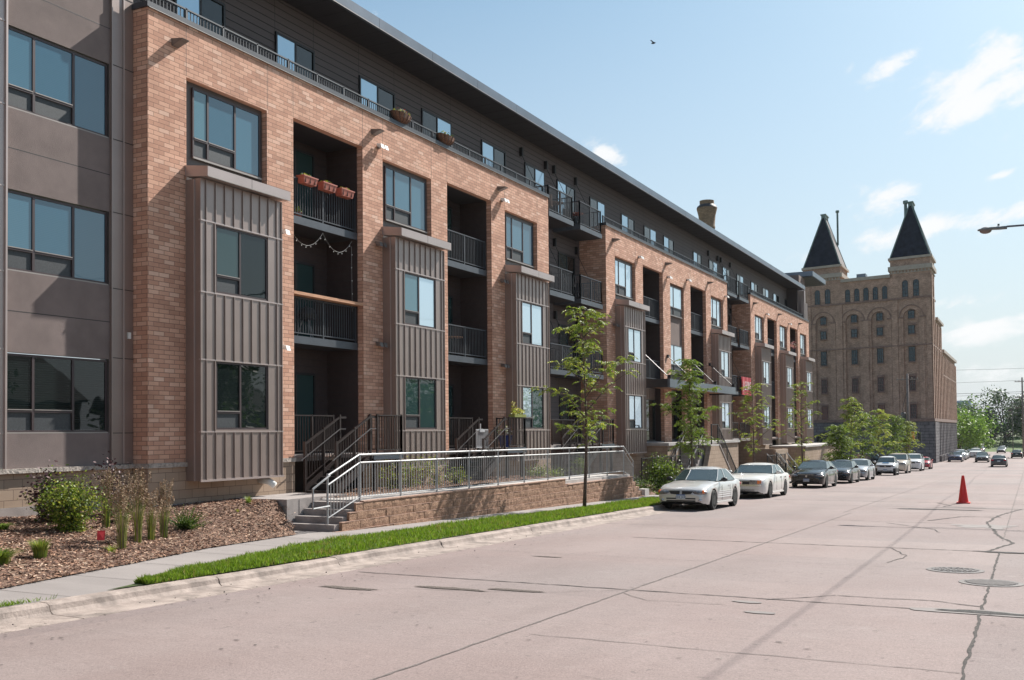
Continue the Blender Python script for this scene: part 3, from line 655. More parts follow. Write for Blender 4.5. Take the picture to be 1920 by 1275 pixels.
# railings
def railing(mb, p, q, z, h=1.05, m=BLACKR, gap=.105, posts=1.25, low=.09, pw=.05):
    p = Vector((p[0], p[1], z)); q = Vector((q[0], q[1], z)); d = q - p; L = d.length; u = d / L
    mb.bar(p + Vector((0, 0, h)), q + Vector((0, 0, h)), .05, .035, m); mb.bar(p + Vector((0, 0, low)), q + Vector((0, 0, low)), .035, .03, m)
    n = max(1, round(L / posts))
    for i in range(n + 1):
        c = p + u * (L * i / n); mb.box(c.x - pw / 2, c.x + pw / 2, c.y - pw / 2, c.y + pw / 2, z, z + h + .03, m)
    n = int(L / gap)
    for i in range(1, n):
        c = p + u * (L * i / n); mb.box(c.x - .009, c.x + .009, c.y - .009, c.y + .009, z + low, z + h - .01, m)
RAILG = mat('rail_grey', (.055, .06, .07), .5, .2, .08, 4)
SLABM = mat('balcony_edge', (.075, .085, .10), .45, .3, .1, 3)
def balcony(x0, x1, z, y0=17.42, sides=False, name='balcony', open_=False):
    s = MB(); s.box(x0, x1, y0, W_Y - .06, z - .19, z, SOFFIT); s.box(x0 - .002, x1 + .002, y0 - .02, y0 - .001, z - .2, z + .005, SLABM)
    if sides:
        s.box(x0 - .02, x0 - .003, y0, W_Y - .06, z - .2, z + .005, SLABM); s.box(x1 + .003, x1 + .02, y0, W_Y - .06, z - .2, z + .005, SLABM)
    o = s.build(name, APT)
    r = MB(); railing(r, (x0 + .04, y0 + .04), (x1 - .04, y0 + .04), z, 1.04, RAILG)
    if sides: railing(r, (x0 + .04, y0 + .04), (x0 + .04, W_Y - .1), z, 1.04, RAILG, posts=3); railing(r, (x1 - .04, y0 + .04), (x1 - .04, W_Y - .1), z, 1.04, RAILG, posts=3)
    r.build('railing', o); return o
for bi, bs in enumerate(BAL):
    for b in bs:
        for li, z in enumerate(FL[1:3]):
            balcony(b + .01, b + BW - .01, z)
        s = MB(); s.box(b + .003, b + BW - .003, F_Y + .05, W_Y - .03, .93, 1.1, CONC_D)
        s.box(b + .003, b + BW - .003, W_Y - .2, W_Y - .05, -.4, .92, SIDING_D); s.build('patio_slab', APT)
for (a, b) in ((37.14, 39.62), (40.36, 42.86), (64.44, 66.8), (67.45, 69.95)):
    for z in (10.62, 7.40, 4.20): balcony(a, b, z, 17.2, True, 'hung_balcony')
    s = MB(); s.box(a, b, F_Y, W_Y - .03, .93, 1.1, CONC_D); o = s.build('patio_slab', APT); r = MB(); railing(r, (a, F_Y + .05), (b, F_Y + .05), 1.1, 1.04, BROWNR); r.build('railing', o)
    for xx in (a + .05, b - .05):
        for z in (10.62, 7.4, 4.2): rd = MB(); rd.tube([(xx, W_Y - .08, z + 2.5), (xx, 17.25, z + .05)], .011, 6, BLACKR); rd.box(xx - .05, xx + .05, W_Y - .16, W_Y - .02, z + 2.4, z + 2.75, BLACKR); rd.build('hanger_rod', APT)
# parapet railings
for bi, (x0, x1) in enumerate(BL):
    r = MB(); railing(r, (x0 + .1, 17.38), (x1 - .1 if bi < 2 else 89.9, 17.38), 11.12, .48, RAILG, posts=1.235, low=.2)
    if bi < 2:
        railing(r, (x1 - .1, 17.42), (x1 - .1, W_Y - .1), 11.12, .48, RAILG, posts=2, low=.1)
    r.build('parapet_railing', APT)
# wall lights and scuppers on the brick
LAMPM = mat('lamp_grey', (.16, .14, .13), .5, .3, .1, 5); LAMPW = mat('flood_white', (.75, .75, .73), .4, 0, .05, 5)
def scupper(x, z=10.62):
    s = MB(); s.hexa([(x - .1, F_Y - .33, z - .02), (x + .1, F_Y - .33, z - .02), (x + .1, F_Y, z - .12), (x - .1, F_Y, z - .12), (x - .11, F_Y - .34, z + .0), (x + .11, F_Y - .34, z + .0), (x + .11, F_Y, z + .05), (x - .11, F_Y, z + .05)], LAMPM)
    s.build('scupper', APT)
for x in (16.95, 24.8, 32.8, 44.25, 52.0, 60.0, 71.4, 79.3, 87.2): scupper(x)
def spots(x, z, m=LAMPW):
    s = MB(); s.box(x - .05, x + .05, F_Y - .06, F_Y, z - .05, z + .05, LAMPM)
    for d in ((-.11, .11) if x > 21 else (0,)): s.hexa([(x + d - .075, F_Y - .26, z - .10), (x + d + .075, F_Y - .26, z - .10), (x + d + .06, F_Y - .08, z - .03), (x + d - .06, F_Y - .08, z - .03), (x + d - .075, F_Y - .22, z + .03), (x + d + .075, F_Y - .22, z + .03), (x + d + .06, F_Y - .06, z + .06), (x + d - .06, F_Y - .06, z + .06)], m)
    s.build('floodlight', APT)
for x, z in ((25.05, 10.22), (24.95, 7.28), (24.95, 4.3), (33.0, 10.2), (32.9, 7.2), (32.9, 4.1), (20.6, 6.9), (20.6, 3.9), (47.7, 10.3), (55.7, 10.2), (63.8, 10.2), (44.2, 6.6), (52.2, 9.9), (75.1, 10.2), (83.1, 10.2)): spots(x, z, LAMPW if z > 9 or x < 21 else LAMPM)
dp = MB(); dp.tube([(19.75, F_Y, .52), (19.75, F_Y - .32, .48), (19.79, F_Y - .46, .38)], .085, 14, WHITEP); dp.build('drain_pipe', APT, smooth='all')
vb = MB(); vb.box(15.98, 16.05, L_Y - .07, L_Y - .03, 3.78, 3.92, WHITEP); vb.build('vent_box', APT)

# entrance: canopy, rods, doors, porch
cn = MB(); cx0, cx1, cy = 47.65, 60.1, 15.62
cn.box(cx0, cx1, cy, cy + .12, 3.78, 4.2, FASCIA); cn.box(cx0, cx0 + .12, cy + .12, F_Y, 3.78, 4.2, BLACKR); cn.box(cx1 - .12, cx1, cy + .12, F_Y, 3.78, 4.2, BLACKR)
CEDAR = mat('canopy_soffit_wood', (.30, .15, .085), .6, 0, .2, 6, stretch=(3, .3, 1))
cn.box(cx0 + .12, cx1 - .12, cy + .12, F_Y, 3.86, 3.92, CEDAR); cn.box(cx0 + .12, cx1 - .12, cy + .12, F_Y, 3.925, 4.02, BLACKR)
for x in (50.5, 54, 57.5): cn.lathe([(.12, 3.845), (.12, 3.858)], 14, LAMPW, c=(x, 16.4, 0))
o = cn.build('entrance_canopy', APT)
for x in (47.9, 52.05, 56.05, 60.0):
    rd = MB(); rd.tube([(x, F_Y - .05, 5.62), (x + .02, cy + .1, 4.25)], .022, 8, GALV if x < 50 else BLACKR); rd.box(x - .1, x + .1, F_Y - .1, F_Y - .002, 5.55, 5.72, BLACKR); rd.box(x - .05, x + .05, cy + .02, cy + .2, 4.2, 4.4, BLACKR); rd.build('tie_rod', o)
for (a, b) in ((48.36, 51.47), (52.71, 55.11), (56.41, 59.52)):
    st_ = MB(); st_.box(a, b, F_Y + .5, F_Y + .6, 3.3, 3.9, METAL); sl2 = MB(); sl2.box(a, b, F_Y + .46, F_Y + .6, 1.0, 1.12, FASCIA); sl2.build('door_sill', APT)
    for i in range(7): st_.box(a + .2 + i * .4, a + .22 + i * .4, F_Y + .475, F_Y + .5, 3.32, 3.85, METAL)
    st_.build('entrance_panel', APT)
for (a, b) in ((48.45, 51.2), (52.85, 54.95), (56.55, 59.3)):
    window(a, b, 1.14, 3.28, F_Y + .42, [a + (b - a) * .36, a + (b - a) * .42], None, (D_, S, D_), name='entrance_door', ledge=False, fm=BLACKR)
for xx in (52.1, 55.8):
    l = MB(); l.box(xx - .06, xx + .06, F_Y - .14, F_Y, 2.75, 3.0, BLACKR); l.build('wall_lamp', APT)

# porch, stairs and planter walls of the main entrance
pm = MB()
pm.box(48.3, 62.0, 16.0, F_Y - .02, -1.8, .9, CMU); pm.box(48.2, 62.1, 15.9, F_Y + .45, .905, 1.05, CONC)
pm.box(50.8, 52.3, 14.76, 15.88, -1.7, .84, CMU); pm.box(50.75, 52.35, 14.5, 15.89, .841, .93, CONC)
for i in range(11): pm.box(50.78 - .3 * (i + 1), 50.78 - .3 * i - .002, 14.85, 15.88, -1.7, .93 - .19 * (i + 1), CONC_D)
for i in range(11): pm.box(52.32 + .3 * i + .002, 52.32 + .3 * (i + 1), 14.77, 15.88, -1.8, .93 - .2 * (i + 1), CONC_D)
pm.hexa([(49.0, 14.5, -1.7), (56.3, 14.5, -1.9), (56.3, 14.75, -1.9), (49.0, 14.75, -1.7), (50.8, 14.5, .84), (52.3, 14.5, .84), (52.3, 14.75, .84), (50.8, 14.75, .84)], CMU)
pm.bar((52.33, 14.62, .90), (56.2, 14.62, -1.7), .3, .08, CONC_D)
tag(pm.build('entrance_porch'), 'tan block porch with side steps and a sloping cheek wall under the entrance canopy', 'porch')
rr = MB(); rr.bar((52.4, 14.6, 1.95), (56.0, 14.6, -.5), .05, .05, BLACKR); rr.bar((52.4, 14.6, 1.0), (56.0, 14.6, -1.42), .035, .035, BLACKR); rr.bar((51.2, 14.6, 1.95), (52.4, 14.6, 1.95), .05, .05, BLACKR)
for i in range(22): x = 52.45 + i * .165; z = 1.95 - (x - 52.4) * .68; rr.box(x - .012, x + .012, 14.588, 14.612, z - .95, z, BLACKR)
for x in (51.2, 52.4, 54.2, 55.95): z = 1.98 - max(0, x - 52.4) * .68; rr.box(x - .03, x + .03, 14.57, 14.63, z - 1.05, z, BLACKR)
tag(rr.build('stair_railing'), 'black metal railing sloping down the cheek wall of the entrance porch', 'railing')
for y in (14.88, 15.84):
    rr = MB(); rr.bar((50.7, y, 1.85), (47.4, y, -.25), .045, .045, BLACKR); rr.bar((50.7, y, 1.5), (47.2, y, -.7), .035, .035, GALV)
    for i in range(5): x = 50.6 - i * .78; z = 1.85 - (50.7 - x) * .636; rr.box(x - .025, x + .025, y - .025, y + .025, z - 1.0, z, BLACKR)
    tag(rr.build('stair_railing'), '%s black handrail of the shaded steps climbing to the entrance porch' % ('street side' if y < 15 else 'wall side'), 'railing')
lr = MB(); railing(lr, (41.6, 14.95), (47.1, 14.95), -.62, 1.08, BLACKR, gap=.16)
tag(lr.build('garden_railing'), 'low black metal railing behind the round green bush near the silver car', 'railing')
pr = MB(); 
for x, h in ((62.2, 1.0), (64.6, 1.0)):
    for dy in (13.3, 14.0): pr.bar((x, dy + .3, .2), (x + 2.8, dy, -1.0), .05, .05, GALV); pr.bar((x, dy + .3, -.2), (x + 2.8, dy, -1.4), .05, .05, BLACKR); pr.box(x + 1.3, x + 1.35, dy + .1, dy + .15, -1.8, -.4, BLACKR)
pr.box(61.0, 61.06, 13.4, 13.46, -1.6, .3, BLACKR); railing(pr, (61.0, 14.0), (66, 14.0), -1.2, 1.3, BLACKR, gap=.2)
tag(pr.build('step_railing'), 'pair of sloping metal handrails above the roof of the white boxy sedan', 'railing')
pl = MB(); pl.box(75.5, 91.0, 14.6, 14.9, -3, .35, CMU); pl.box(75.5, 75.8, 14.9, 17.1, -3, .35, CMU); pl.box(90.7, 91.0, 14.9, 17.1, -3, .35, CMU); pl.box(75.4, 91.1, 14.5, 17.1, .355, .47, CONC)
pl.box(69.8, 70.2, 14.9, 17.1, -3, .35, CMU); pl.box(66.5, 70.19, 14.7, 14.9, -3, .35, CMU)
tag(pl.build('planter_wall'), 'tan block wall with pale cap below the last bay windows', 'wall')
# ================================================================== ENTRY STAIRS OF THE FRONT UNITS
HRL = mat('handrail_grey', (.15, .14, .14), .45, .4)
def entry(x, label, g):
    e = tag(empty('entry_stair', (x, 0, 0)), label, 'stairs', g); s = MB()
    for i in range(5): s.box(.0 + .30 * i, .0 + .30 * i + .31, 16.05, 17.0, .1 + .17 * i, .14 + .17 * i + .02, BROWNR); s.box(.30 * i + .28, .30 * i + .3, 16.05, 17.0, .14 + .17 * i, .31 + .17 * i, BLACKR)
    for y in (16.0, 17.02): s.hexa([(-.05, y, 0), (-.05, y + .04, 0), (1.55, y + .04, .86), (1.55, y, .86), (-.05, y, .25), (-.05, y + .04, .25), (1.55, y + .04, 1.1), (1.55, y, 1.1)], BROWNR)
    s.build('flight', e)
    p = MB(); p.box(1.56, 3.0, 15.95, 17.15, .97, 1.1, CONC_D); p.box(1.56, 3.0, 15.92, 15.949, .93, 1.12, FASCIA)
    for q in (1.7, 2.85): p.box(q, q + .1, 16.0, 16.1, -.05, .97, BROWNR)
    p.build('landing', e)
    for y, x1 in ((16.0, 1.6), (17.02, 1.6)):
        r = MB(); r.bar((0, y + .02, 1.38), (1.5, y + .02, 2.1), .05, .05, BROWNR); r.bar((0, y + .02, .42), (1.5, y + .02, 1.2), .035, .035, BROWNR); r.bar((1.5, y + .02, 2.1), (x1 + .2, y + .02, 2.1), .05, .05, BROWNR)
        for i in range(14): q = .08 + i * .108; z = 1.38 + q * .48; r.box(q - .01, q + .01, y + .01, y + .03, z - .93, z, BROWNR)
        for q in (0, .8, 1.52): r.box(q - .03, q + .03, y - .01, y + .05, .1 + q * .48 if q < 1 else .9, 1.45 + q * .48, BROWNR)
        r.bar((-.25, y - .05, .95), (1.45, y - .05, 1.78), .022, .022, HRL); r.bar((1.45, y - .05, 1.78), (1.7, y - .05, 1.78), .022, .022, HRL)
        r.build('railing', e)
    r = MB(); railing(r, (1.8, 15.98), (3.0, 15.98), 1.1, 1.05, BROWNR, gap=.11); railing(r, (3.0, 15.98), (3.0, 17.1), 1.1, 1.05, BROWNR, gap=.11, posts=2); r.build('railing', e)
    r = MB(); railing(r, (-.2, 17.4), (1.7, 17.4), 1.1, 1.05, BROWNR, gap=.11); r.build('railing', e)
    return e
entry(21.35, 'dark brown metal entry stair nearest the concrete steps, leading to the first brick recess', 'unit entry stairs')
entry(29.3, 'dark brown metal entry stair with a yellow flowered planter on its landing rail', 'unit entry stairs')
entry(37.9, 'dark brown metal entry stair half hidden behind the young street tree by the ramp', 'unit entry stairs')

# concrete steps from the sidewalk (rising along the street)
cs = MB(); z0 = -.62
for i in range(4): cs.box(18.72 + .31 * i, 18.72 + .31 * (i + 1) - .001 if i < 3 else 20.0, 14.12, 15.48 - .0 * i, -.9, -.43 + .15 * i, CONC_D)
cs.box(20.001, 21.3, 14.12, 17.1, -.6, .05, CONC); cs.box(19.2, 20.0, 15.49, 17.15, -.6, .10, CONC_D); cs.box(18.75, 21.05, 15.5, 17.15, -.6, .12, CONC_D)
tag(cs.build('concrete_steps'), 'four worn grey concrete steps rising from the sidewalk beside the block retaining wall', 'steps')
ramp = MB(); ramp.hexa([(21.301, 14.16, -.7), (38.0, 14.16, -.7), (38.0, 15.36, -.7), (21.301, 15.36, -.7), (21.301, 14.16, .055), (38.0, 14.16, -.07), (38.0, 15.36, -.07), (21.301, 15.36, .055)], CONC); struct(ramp.build('walkway'))
# retaining wall of split faced blocks
SPLIT = mat('split_face_block', (.24, .135, .085), .95, 0, .3, 16, bump=.035, bscale=26, col2=(.38, .23, .15)); CAPM = mat('wall_cap_block', (.42, .265, .20), .9, 0, .15, 8, bump=.01, bscale=40)
rw = MB(); tops = [.03, -.17, -.37, -.57, -.77, -.97]
lefts = [19.78, 19.5, 19.2, 18.95, 18.95, 18.95]; rights = [31.5, 38.0, 38.3, 38.6, 38.9, 39.15]
for ci, (zt, xa, xb) in enumerate(zip(tops, lefts, rights)):
    x = xa; y = 14.06 - .018 * ci
    while x < xb:
        xe = min(x + .405, xb); zb = zt - .2
        if zr(x) + .12 < zt:
            jit = R.uniform(-.008, .008)
            n = 4; pts = []
            for a in range(n + 1):
                for b in range(3):
                    pts.append((lerp(x + .003, xe - .003, a / n), y + jit + (R.uniform(-.022, .004) if 0 < a < n and b == 1 else 0), lerp(zb + .012, zt - .012, b / 2)))
            base = len(rw.v); rw.v += pts; k = rw.mi(SPLIT)
            for a in range(n):
                for b in range(2): rw.f.append((base + a * 3 + b, base + (a + 1) * 3 + b, base + (a + 1) * 3 + b + 1, base + a * 3 + b + 1)); rw.m.append(k)
            rw.box(x, xe, y + .006, 14.158, zb, zt - .013, SPLIT)
            rw.box(x, xe, y - .004, 14.158, zt - .0125, zt, CAPM)
            if ci == 0 or (ci == 1 and x > 31.4): rw.box(x - .001, xe + .001, y - .02, 14.157, zt + .0005, zt + .03, CAPM)
        x = xe
    if ci < 4: rw.box(xa - .3, xa - .002, y, 14.11, zt - .2, zt - .025, SPLIT); rw.box(xa - .31, xa - .002, y - .01, 14.112, zt - .024, zt - .005, CAPM)
tag(rw.build('retaining_wall'), 'long low retaining wall of reddish brown split faced blocks', 'wall')
# galvanised guard rail on the wall
gr = MB(); y = 14.3
P = [(19.97 + 1.773 * i) for i in range(11)]
def zt_(x): return 1.14 - (x - 19.97) * .0055
for x in P: gr.tube([(x, y, -.05 if x > 31 else .03), (x, y, zt_(x))], .026, 8, GALV)
gr.tube([(18.72, y - .02, .70), (19.95, y, 1.14), (37.7, y, zt_(37.7)), (38.75, y, .42)], .026, 10, GALV)
gr.tube([(18.72, y, .47), (19.97, y, .95), (37.7, y, .86), (38.75, y, .2)], .024, 10, GALV)
gr.tube([(18.72, y, -.28), (19.97, y, .13), (37.7, y, .07), (38.7, y, -.3)], .018, 8, GALV)
gr.tube([(18.72, y, -.42), (18.72, y, .74)], .026, 8, GALV); gr.tube([(38.75, y, -.6), (38.75, y, .42)], .026, 8, GALV)
x = 18.84
while x < 38.7:
    a = interp(x, [18.72, 19.97, 37.7, 38.75], [-.28, .13, .07, -.3]); b = interp(x, [18.72, 19.97, 37.7, 38.75], [.47, .95, .86, .2]); gr.tube([(x, y, a), (x, y, b)], .0105, 5, GALV, cap=False); x += .118
gr.tube([(18.72, y - .07, .70), (18.1, y - .07, .42), (18.1, y - .07, -.02), (18.7, y - .07, .0)], .024, 8, GALV)
tag(gr.build('guard_railing', smooth=True), 'long pale galvanised guard railing on top of the block retaining wall', 'railing')

# ================================================================== SMALL THINGS ON AND AROUND THE BUILDING
LEAFG = [leafmat('leaf_%s' % n, c, .36) for n, c in (('fresh', (.165, .225, .028)), ('mid', (.10, .155, .02)), ('dark', (.04, .072, .013)), ('yellow', (.29, .30, .05)))]
REDF = mat('red_petals', (.55, .05, .04), .6, 0, .2, 9); PINKF = mat('pink_petals', (.65, .25, .3), .6, 0, .3, 9); WHITEF = mat('white_petals', (.8, .78, .7), .6); YELF = mat('yellow_petals', (.75, .65, .08), .6)
PURP = mat('purple_leaf', (.075, .025, .03), .6, 0, .4, 8); PLUME = mat('grass_plume', (.33, .23, .15), .9, 0, .25, 9)
def leafquad(mb, c, s, m, w=.5, up=.3):
    a = Vector((R.uniform(-1, 1), R.uniform(-1, 1), R.uniform(-.6, up + .4))).normalized(); b = a.cross(Vector((R.uniform(-1, 1), R.uniform(-1, 1), R.uniform(-1, 1)))).normalized()
    c = Vector(c); mb.face([c - a * s / 2, c + b * s * w / 2, c + a * s / 2, c - b * s * w / 2], m)
def cloud(mb, c, r, n, s, ms, shell=.5):
    for i in range(n):
        d = Vector((R.gauss(0, 1), R.gauss(0, 1), R.gauss(0, 1))).normalized(); k = shell + (1 - shell) * R.random()
        leafquad(mb, (c[0] + d.x * r[0] * k, c[1] + d.y * r[1] * k, c[2] + d.z * r[2] * k), s * R.uniform(.6, 1.3), R.choice(ms))
TERRA = mat('terracotta_plastic', (.42, .13, .09), .55, 0, .1, 6); COIR = mat('coir_basket', (.16, .075, .045), .95, 0, .4, 30, bump=.02)
for i, (x, lb) in enumerate(((21.9, 'red plastic flower box on the balcony rail, leftmost of three'), (22.75, 'red plastic flower box on the balcony rail, middle of three'), (23.58, 'red plastic flower box on the balcony rail, rightmost of three'))):
    e = tag(empty('flower_box', (x, 17.36, 8.42)), lb, 'flower box', 'flower boxes on the balcony rail')
    p = MB(); p.hexa([(-.26, -.1, 0), (.26, -.1, 0), (.26, .1, 0), (-.26, .1, 0), (-.30, -.13, .18), (.30, -.13, .18), (.30, .13, .18), (-.30, .13, .18)], TERRA); p.box(-.315, .315, -.14, .14, .18, .21, TERRA)
    for q in (-.22, -.02, .18): p.box(q, q + .012, -.128, -.1, .02, .2, BLACKR)
    p.build('box', e); f = MB(); cloud(f, (0, 0, .23), (.27, .1, .07), 90, .06, [REDF, LEAFG[1], LEAFG[3], LEAFG[0]][0 if i else 1:]); f.build('flowers', e)
for i, (x, lb) in enumerate(((26.3, 'coir hanging basket of red and white flowers on the parapet rail, the left one'), (29.0, 'coir hanging basket of wilted green flowers on the parapet rail, the right one'))):
    e = tag(empty('hanging_basket', (x, 17.2, 11.28)), lb, 'basket', 'hanging baskets on the parapet rail')
    p = MB()
    prof = [(.06, -.02), (.2, .03), (.3, .12), (.36, .26)]
    b0 = len(p.v)
    p.lathe([(r, z) for r, z in prof], 20, COIR)
    p.v = [(v[0] * 1.45, v[1] * .6, v[2]) for v in p.v]
    for a in range(14): t = 2 * math.pi * a / 14; p.tube([(math.cos(t) * r * 1.47, math.sin(t) * r * .62, z) for r, z in prof], .008, 4, BLACKR, cap=False)
    p.build('basket', e); f = MB(); cloud(f, (0, 0, .30), (.5, .2, .13), 160, .07, [REDF, LEAFG[0], LEAFG[1], WHITEF, LEAFG[3]] if i == 0 else [LEAFG[2], LEAFG[3], PLUME, LEAFG[1]]); f.build('flowers', e)
wt = MB(); wt.box(21.13, 24.24, 17.2, 17.5, 5.36, 5.44, WOODT); tag(wt.build('wooden_rail_shelf'), 'orange cedar board laid along the top of the second floor balcony rail', 'shelf')
# string lights
CABLE = mat('light_cable', (.5, .5, .48), .6); BULB = mat('clear_bulb', (.75, .75, .72), .15)
sl = MB(); e = tag(empty('string_lights', (0, 0, 0)), 'white string of small bulbs drooping in loops under the balcony with red boxes', 'string lights'); bb = MB()
def droop(a, b, s, n):
    pts = []
    for i in range(n + 1):
        t = i / n; p = Vector(a).lerp(Vector(b), t); p.z -= s * 4 * t * (1 - t); pts.append(p)
        if i % 2: bb.ell((p.x + R.uniform(-.02, .02), p.y, p.z - .05), (.013, .013, .02), BULB, 6, 4)
    sl.tube(pts, .0035, 4, CABLE, cap=False)
droop((21.15, 17.38, 7.15), (22.6, 17.38, 7.22), .42, 14); droop((22.6, 17.38, 7.22), (23.95, 17.38, 7.22), .42, 14); droop((21.16, 17.38, 7.15), (21.17, 17.38, 5.9), 0, 6); droop((24.1, 17.5, 7.1), (24.12, 17.5, 5.2), 0, 10)
sl.build('cable', e); bb.build('bulbs', e)
def pot(x, y, z, r, h, m, label, fl, name='potted_plant', n=120):
    e = tag(empty(name, (x, y, z)), label, 'potted plant'); p = MB(); p.lathe([(r * .7, 0), (r * .95, h * .9), (r * 1.05, h * .9), (r * 1.05, h), (r * .85, h)], 16, m); p.build('pot', e, smooth=True); f = MB(); cloud(f, (0, 0, h + r * .7), (r * 1.2, r * 1.2, r * .9), n, .07, fl, .3); f.build('foliage', e)
WHITPOT = mat('pale_pot', (.5, .48, .45), .6); BLUEPOT = mat('blue_glaze', (.01, .03, .16), .25)
pot(21.5, 17.8, 7.5, .18, .35, WHITPOT, 'pale pot in the left corner of the balcony under the red boxes', LEAFG)
pot(22.1, 17.85, 7.5, .13, .25, TERRA, 'small terracotta pot with a leafy plant behind the balusters', LEAFG)
pot(31.5, 16.35, 1.12, .26, .42, BLUEPOT, 'deep blue glazed pot with pink and white flowers on the entry landing', [LEAFG[1], WHITEF, PINKF, LEAFG[0]])
pot(24.3, 18.0, 7.5, .0901, .2, WHITPOT, 'tiny pale pot at the right end of the balcony under the red boxes', LEAFG, n=40) if False else None
e = tag(empty('rail_planter', (31.75, 15.98, 2.17)), 'green planter overflowing with yellow flowers on the landing rail', 'planter'); p = MB(); p.box(-.45, .45, -.12, .12, 0, .1, mat('olive_plastic', (.20, .22, .04), .6)); p.build('box', e); f = MB(); cloud(f, (0, 0, .2), (.5, .16, .12), 200, .08, [LEAFG[3], YELF, LEAFG[0], LEAFG[3]]); cloud(f, (-.3, 0, .4), (.12, .1, .2), 60, .06, [LEAFG[3], YELF]); f.build('flowers', e)
e = tag(empty('pink_flower_box', (84.9, 17.35, 8.45)), 'box of trailing pink flowers on the rail of the last balcony', 'flower box'); p = MB(); p.box(-.9, .9, -.1, .1, 0, .18, TERRA); p.build('box', e); f = MB(); cloud(f, (.0, -.12, .18), (1.05, .25, .35), 320, .1, [PINKF, PURP, PINKF, LEAFG[2]]); f.build('flowers', e)
pot(76.3, 17.8, 7.5, .25, .4, TERRA, 'tall reddish plant on the upper balcony of the farthest brick block', [PURP, REDF, LEAFG[2]], n=60)
# white mesh gate on the second entry
gt = MB(); gm = mat('gate_white', (.6, .6, .62), .4, .2); y = 16.75
gt.box(30.15, 31.0, y, y + .03, 1.72, 1.76, gm); gt.box(30.15, 31.0, y, y + .03, 1.12, 1.16, gm)
for i in range(13): gt.box(30.15 + i * .07, 30.165 + i * .07, y + .005, y + .02, 1.16, 1.72, gm)
gt.box(30.4, 30.44, y - .02, y, 1.7, 1.95, gm); gt.box(30.35, 30.7, y - .03, y - .005, 1.66, 1.74, gm)
tag(gt.build('safety_gate'), 'small white metal safety gate standing on the second entry stair', 'gate')
# furniture on the hung balconies
def chair(x, y, z, label, m):
    e = tag(empty('balcony_chair', (x, y, z), R.uniform(0, 6)), label, 'chair'); p = MB(); p.box(-.22, .22, -.22, .22, .42, .46, m); p.build('seat', e); q = MB(); q.box(-.22, .22, .2, .24, .46, .9, m); q.build('backrest', e)
    for a in (-.2, .2):
        for b in (-.2, .2): l = MB(); l.tube([(a, b, 0), (a, b, .42)], .014, 6, BLACKR); l.build('leg', e)
WK = mat('weathered_wood', (.30, .2, .15), .8)
chair(38.3, 17.8, 10.63, 'wooden chair on the top left hung balcony by the first recess', WK); chair(40.8, 17.9, 10.63, 'dark chair at the left end of the top right hung balcony', BLACKP)
chair(38.2, 17.9, 7.41, 'black chair on the middle hung balcony beneath the wooden chair', BLACKP)
def table(x, y, z, label, m):
    e = tag(empty('balcony_table', (x, y, z)), label, 'table'); p = MB(); p.lathe([(.35, .68), (.35, .71)], 18, m); p.build('tabletop', e)
    for t in range(3): l = MB(); l.tube([(.25 * math.cos(t * 2.1), .25 * math.sin(t * 2.1), 0), (.1 * math.cos(t * 2.1), .1 * math.sin(t * 2.1), .68)], .014, 6, BLACKR); l.build('leg', e)
table(38.9, 17.7, 10.63, 'round pale table on the top left hung balcony by the first recess', WK); table(41.3, 17.8, 10.63, 'round reddish table on the top right hung balcony', TERRA)
table(30.6, 17.9, 4.29, 'small orange wooden table inside the second brick recess above the entry', WOODT)
gb = MB(); gb.lathe([(.02, 0), (.24, .08), (.28, .2), (.26, .22), (.2, .36), (.04, .42)], 18, BLACKP, c=(0, 0, .5)); e = tag(empty('kettle_grill', (22.6, 17.95, 4.29)), 'round grey lidded grill on the balcony below the cedar board', 'grill'); gb.build('bowl', e, smooth=True)
for t in range(3): l = MB(); l.tube([(.3 * math.cos(t * 2.1), .3 * math.sin(t * 2.1), 0), (.12 * math.cos(t * 2.1), .12 * math.sin(t * 2.1), .55)], .014, 6, GALV); l.build('leg', e)
# banner
bn = MB(); RB = mat('banner_red', (.50, .035, .05), .5, 0, .12, 1.5); k = bn.mi(RB); n = 12; b0 = len(bn.v)
for i in range(n + 1):
    for j in range(5): bn.v.append((67.5 + 2.4 * i / n, 17.10 - .03 * math.sin(i * 1.3), 5.24 - 1.22 * j / 4))
for i in range(n):
    for j in range(4): bn.f.append((b0 + i * 5 + j, b0 + (i + 1) * 5 + j, b0 + (i + 1) * 5 + j + 1, b0 + i * 5 + j + 1)); bn.m.append(k)
bn.box(67.5, 69.9, 17.141, 17.15, 4.02, 5.24, RB)
e = tag(empty('banner', (0, 0, 0)), 'red leasing banner with white lettering hung on the second recess balcony', 'banner'); bn.build('cloth', e)
tx_ = MB(); textmesh(tx_, 'LEASING', .62, WHITEP, (68.85, 17.05, 4.62), (.72, 0, 0), (0, 0, 1.35)); textmesh(tx_, 'NOW', .26, WHITEP, (67.72, 17.05, 4.6), (0, 0, 1), (-1, 0, 0)); tx_.build('lettering', e)
# ================================================================== OLD BRICK BUILDING WITH TWO SPIRES
TA = rad(78.2); TO = Vector((148.0, 11.55, 0)); TT = Vector((math.cos(TA), math.sin(TA), 0))
class SK(MB):
    def build(s, name, parent=None, **k):
        s.v = [tuple(TO + TT * v[0] + Vector((v[1], 0, v[2]))) for v in s.v]
        return MB.build(s, name, parent, **k)
TW = tag(empty('brick_tower_building', (0, 0, 0)), 'old brown brick building with two steep slate spires and a rough stone ground floor', 'building')
CORN = mat('cornice_paint', (.36, .31, .265), .7, 0, .1, 2); SLATE = mat('slate_roof', (.015, .019, .032), .85, 0, .35, 1.5, bump=.01, bscale=20, spec=.15)
COPPER = mat('oxidised_copper', (.13, .185, .175), .6, .2, .2, 3); BELT = mat('brownstone', (.21, .135, .11), .85, 0, .2, 3); SIDEB = mat('slate_side', (.15, .13, .13), .8, 0, .2, 2)
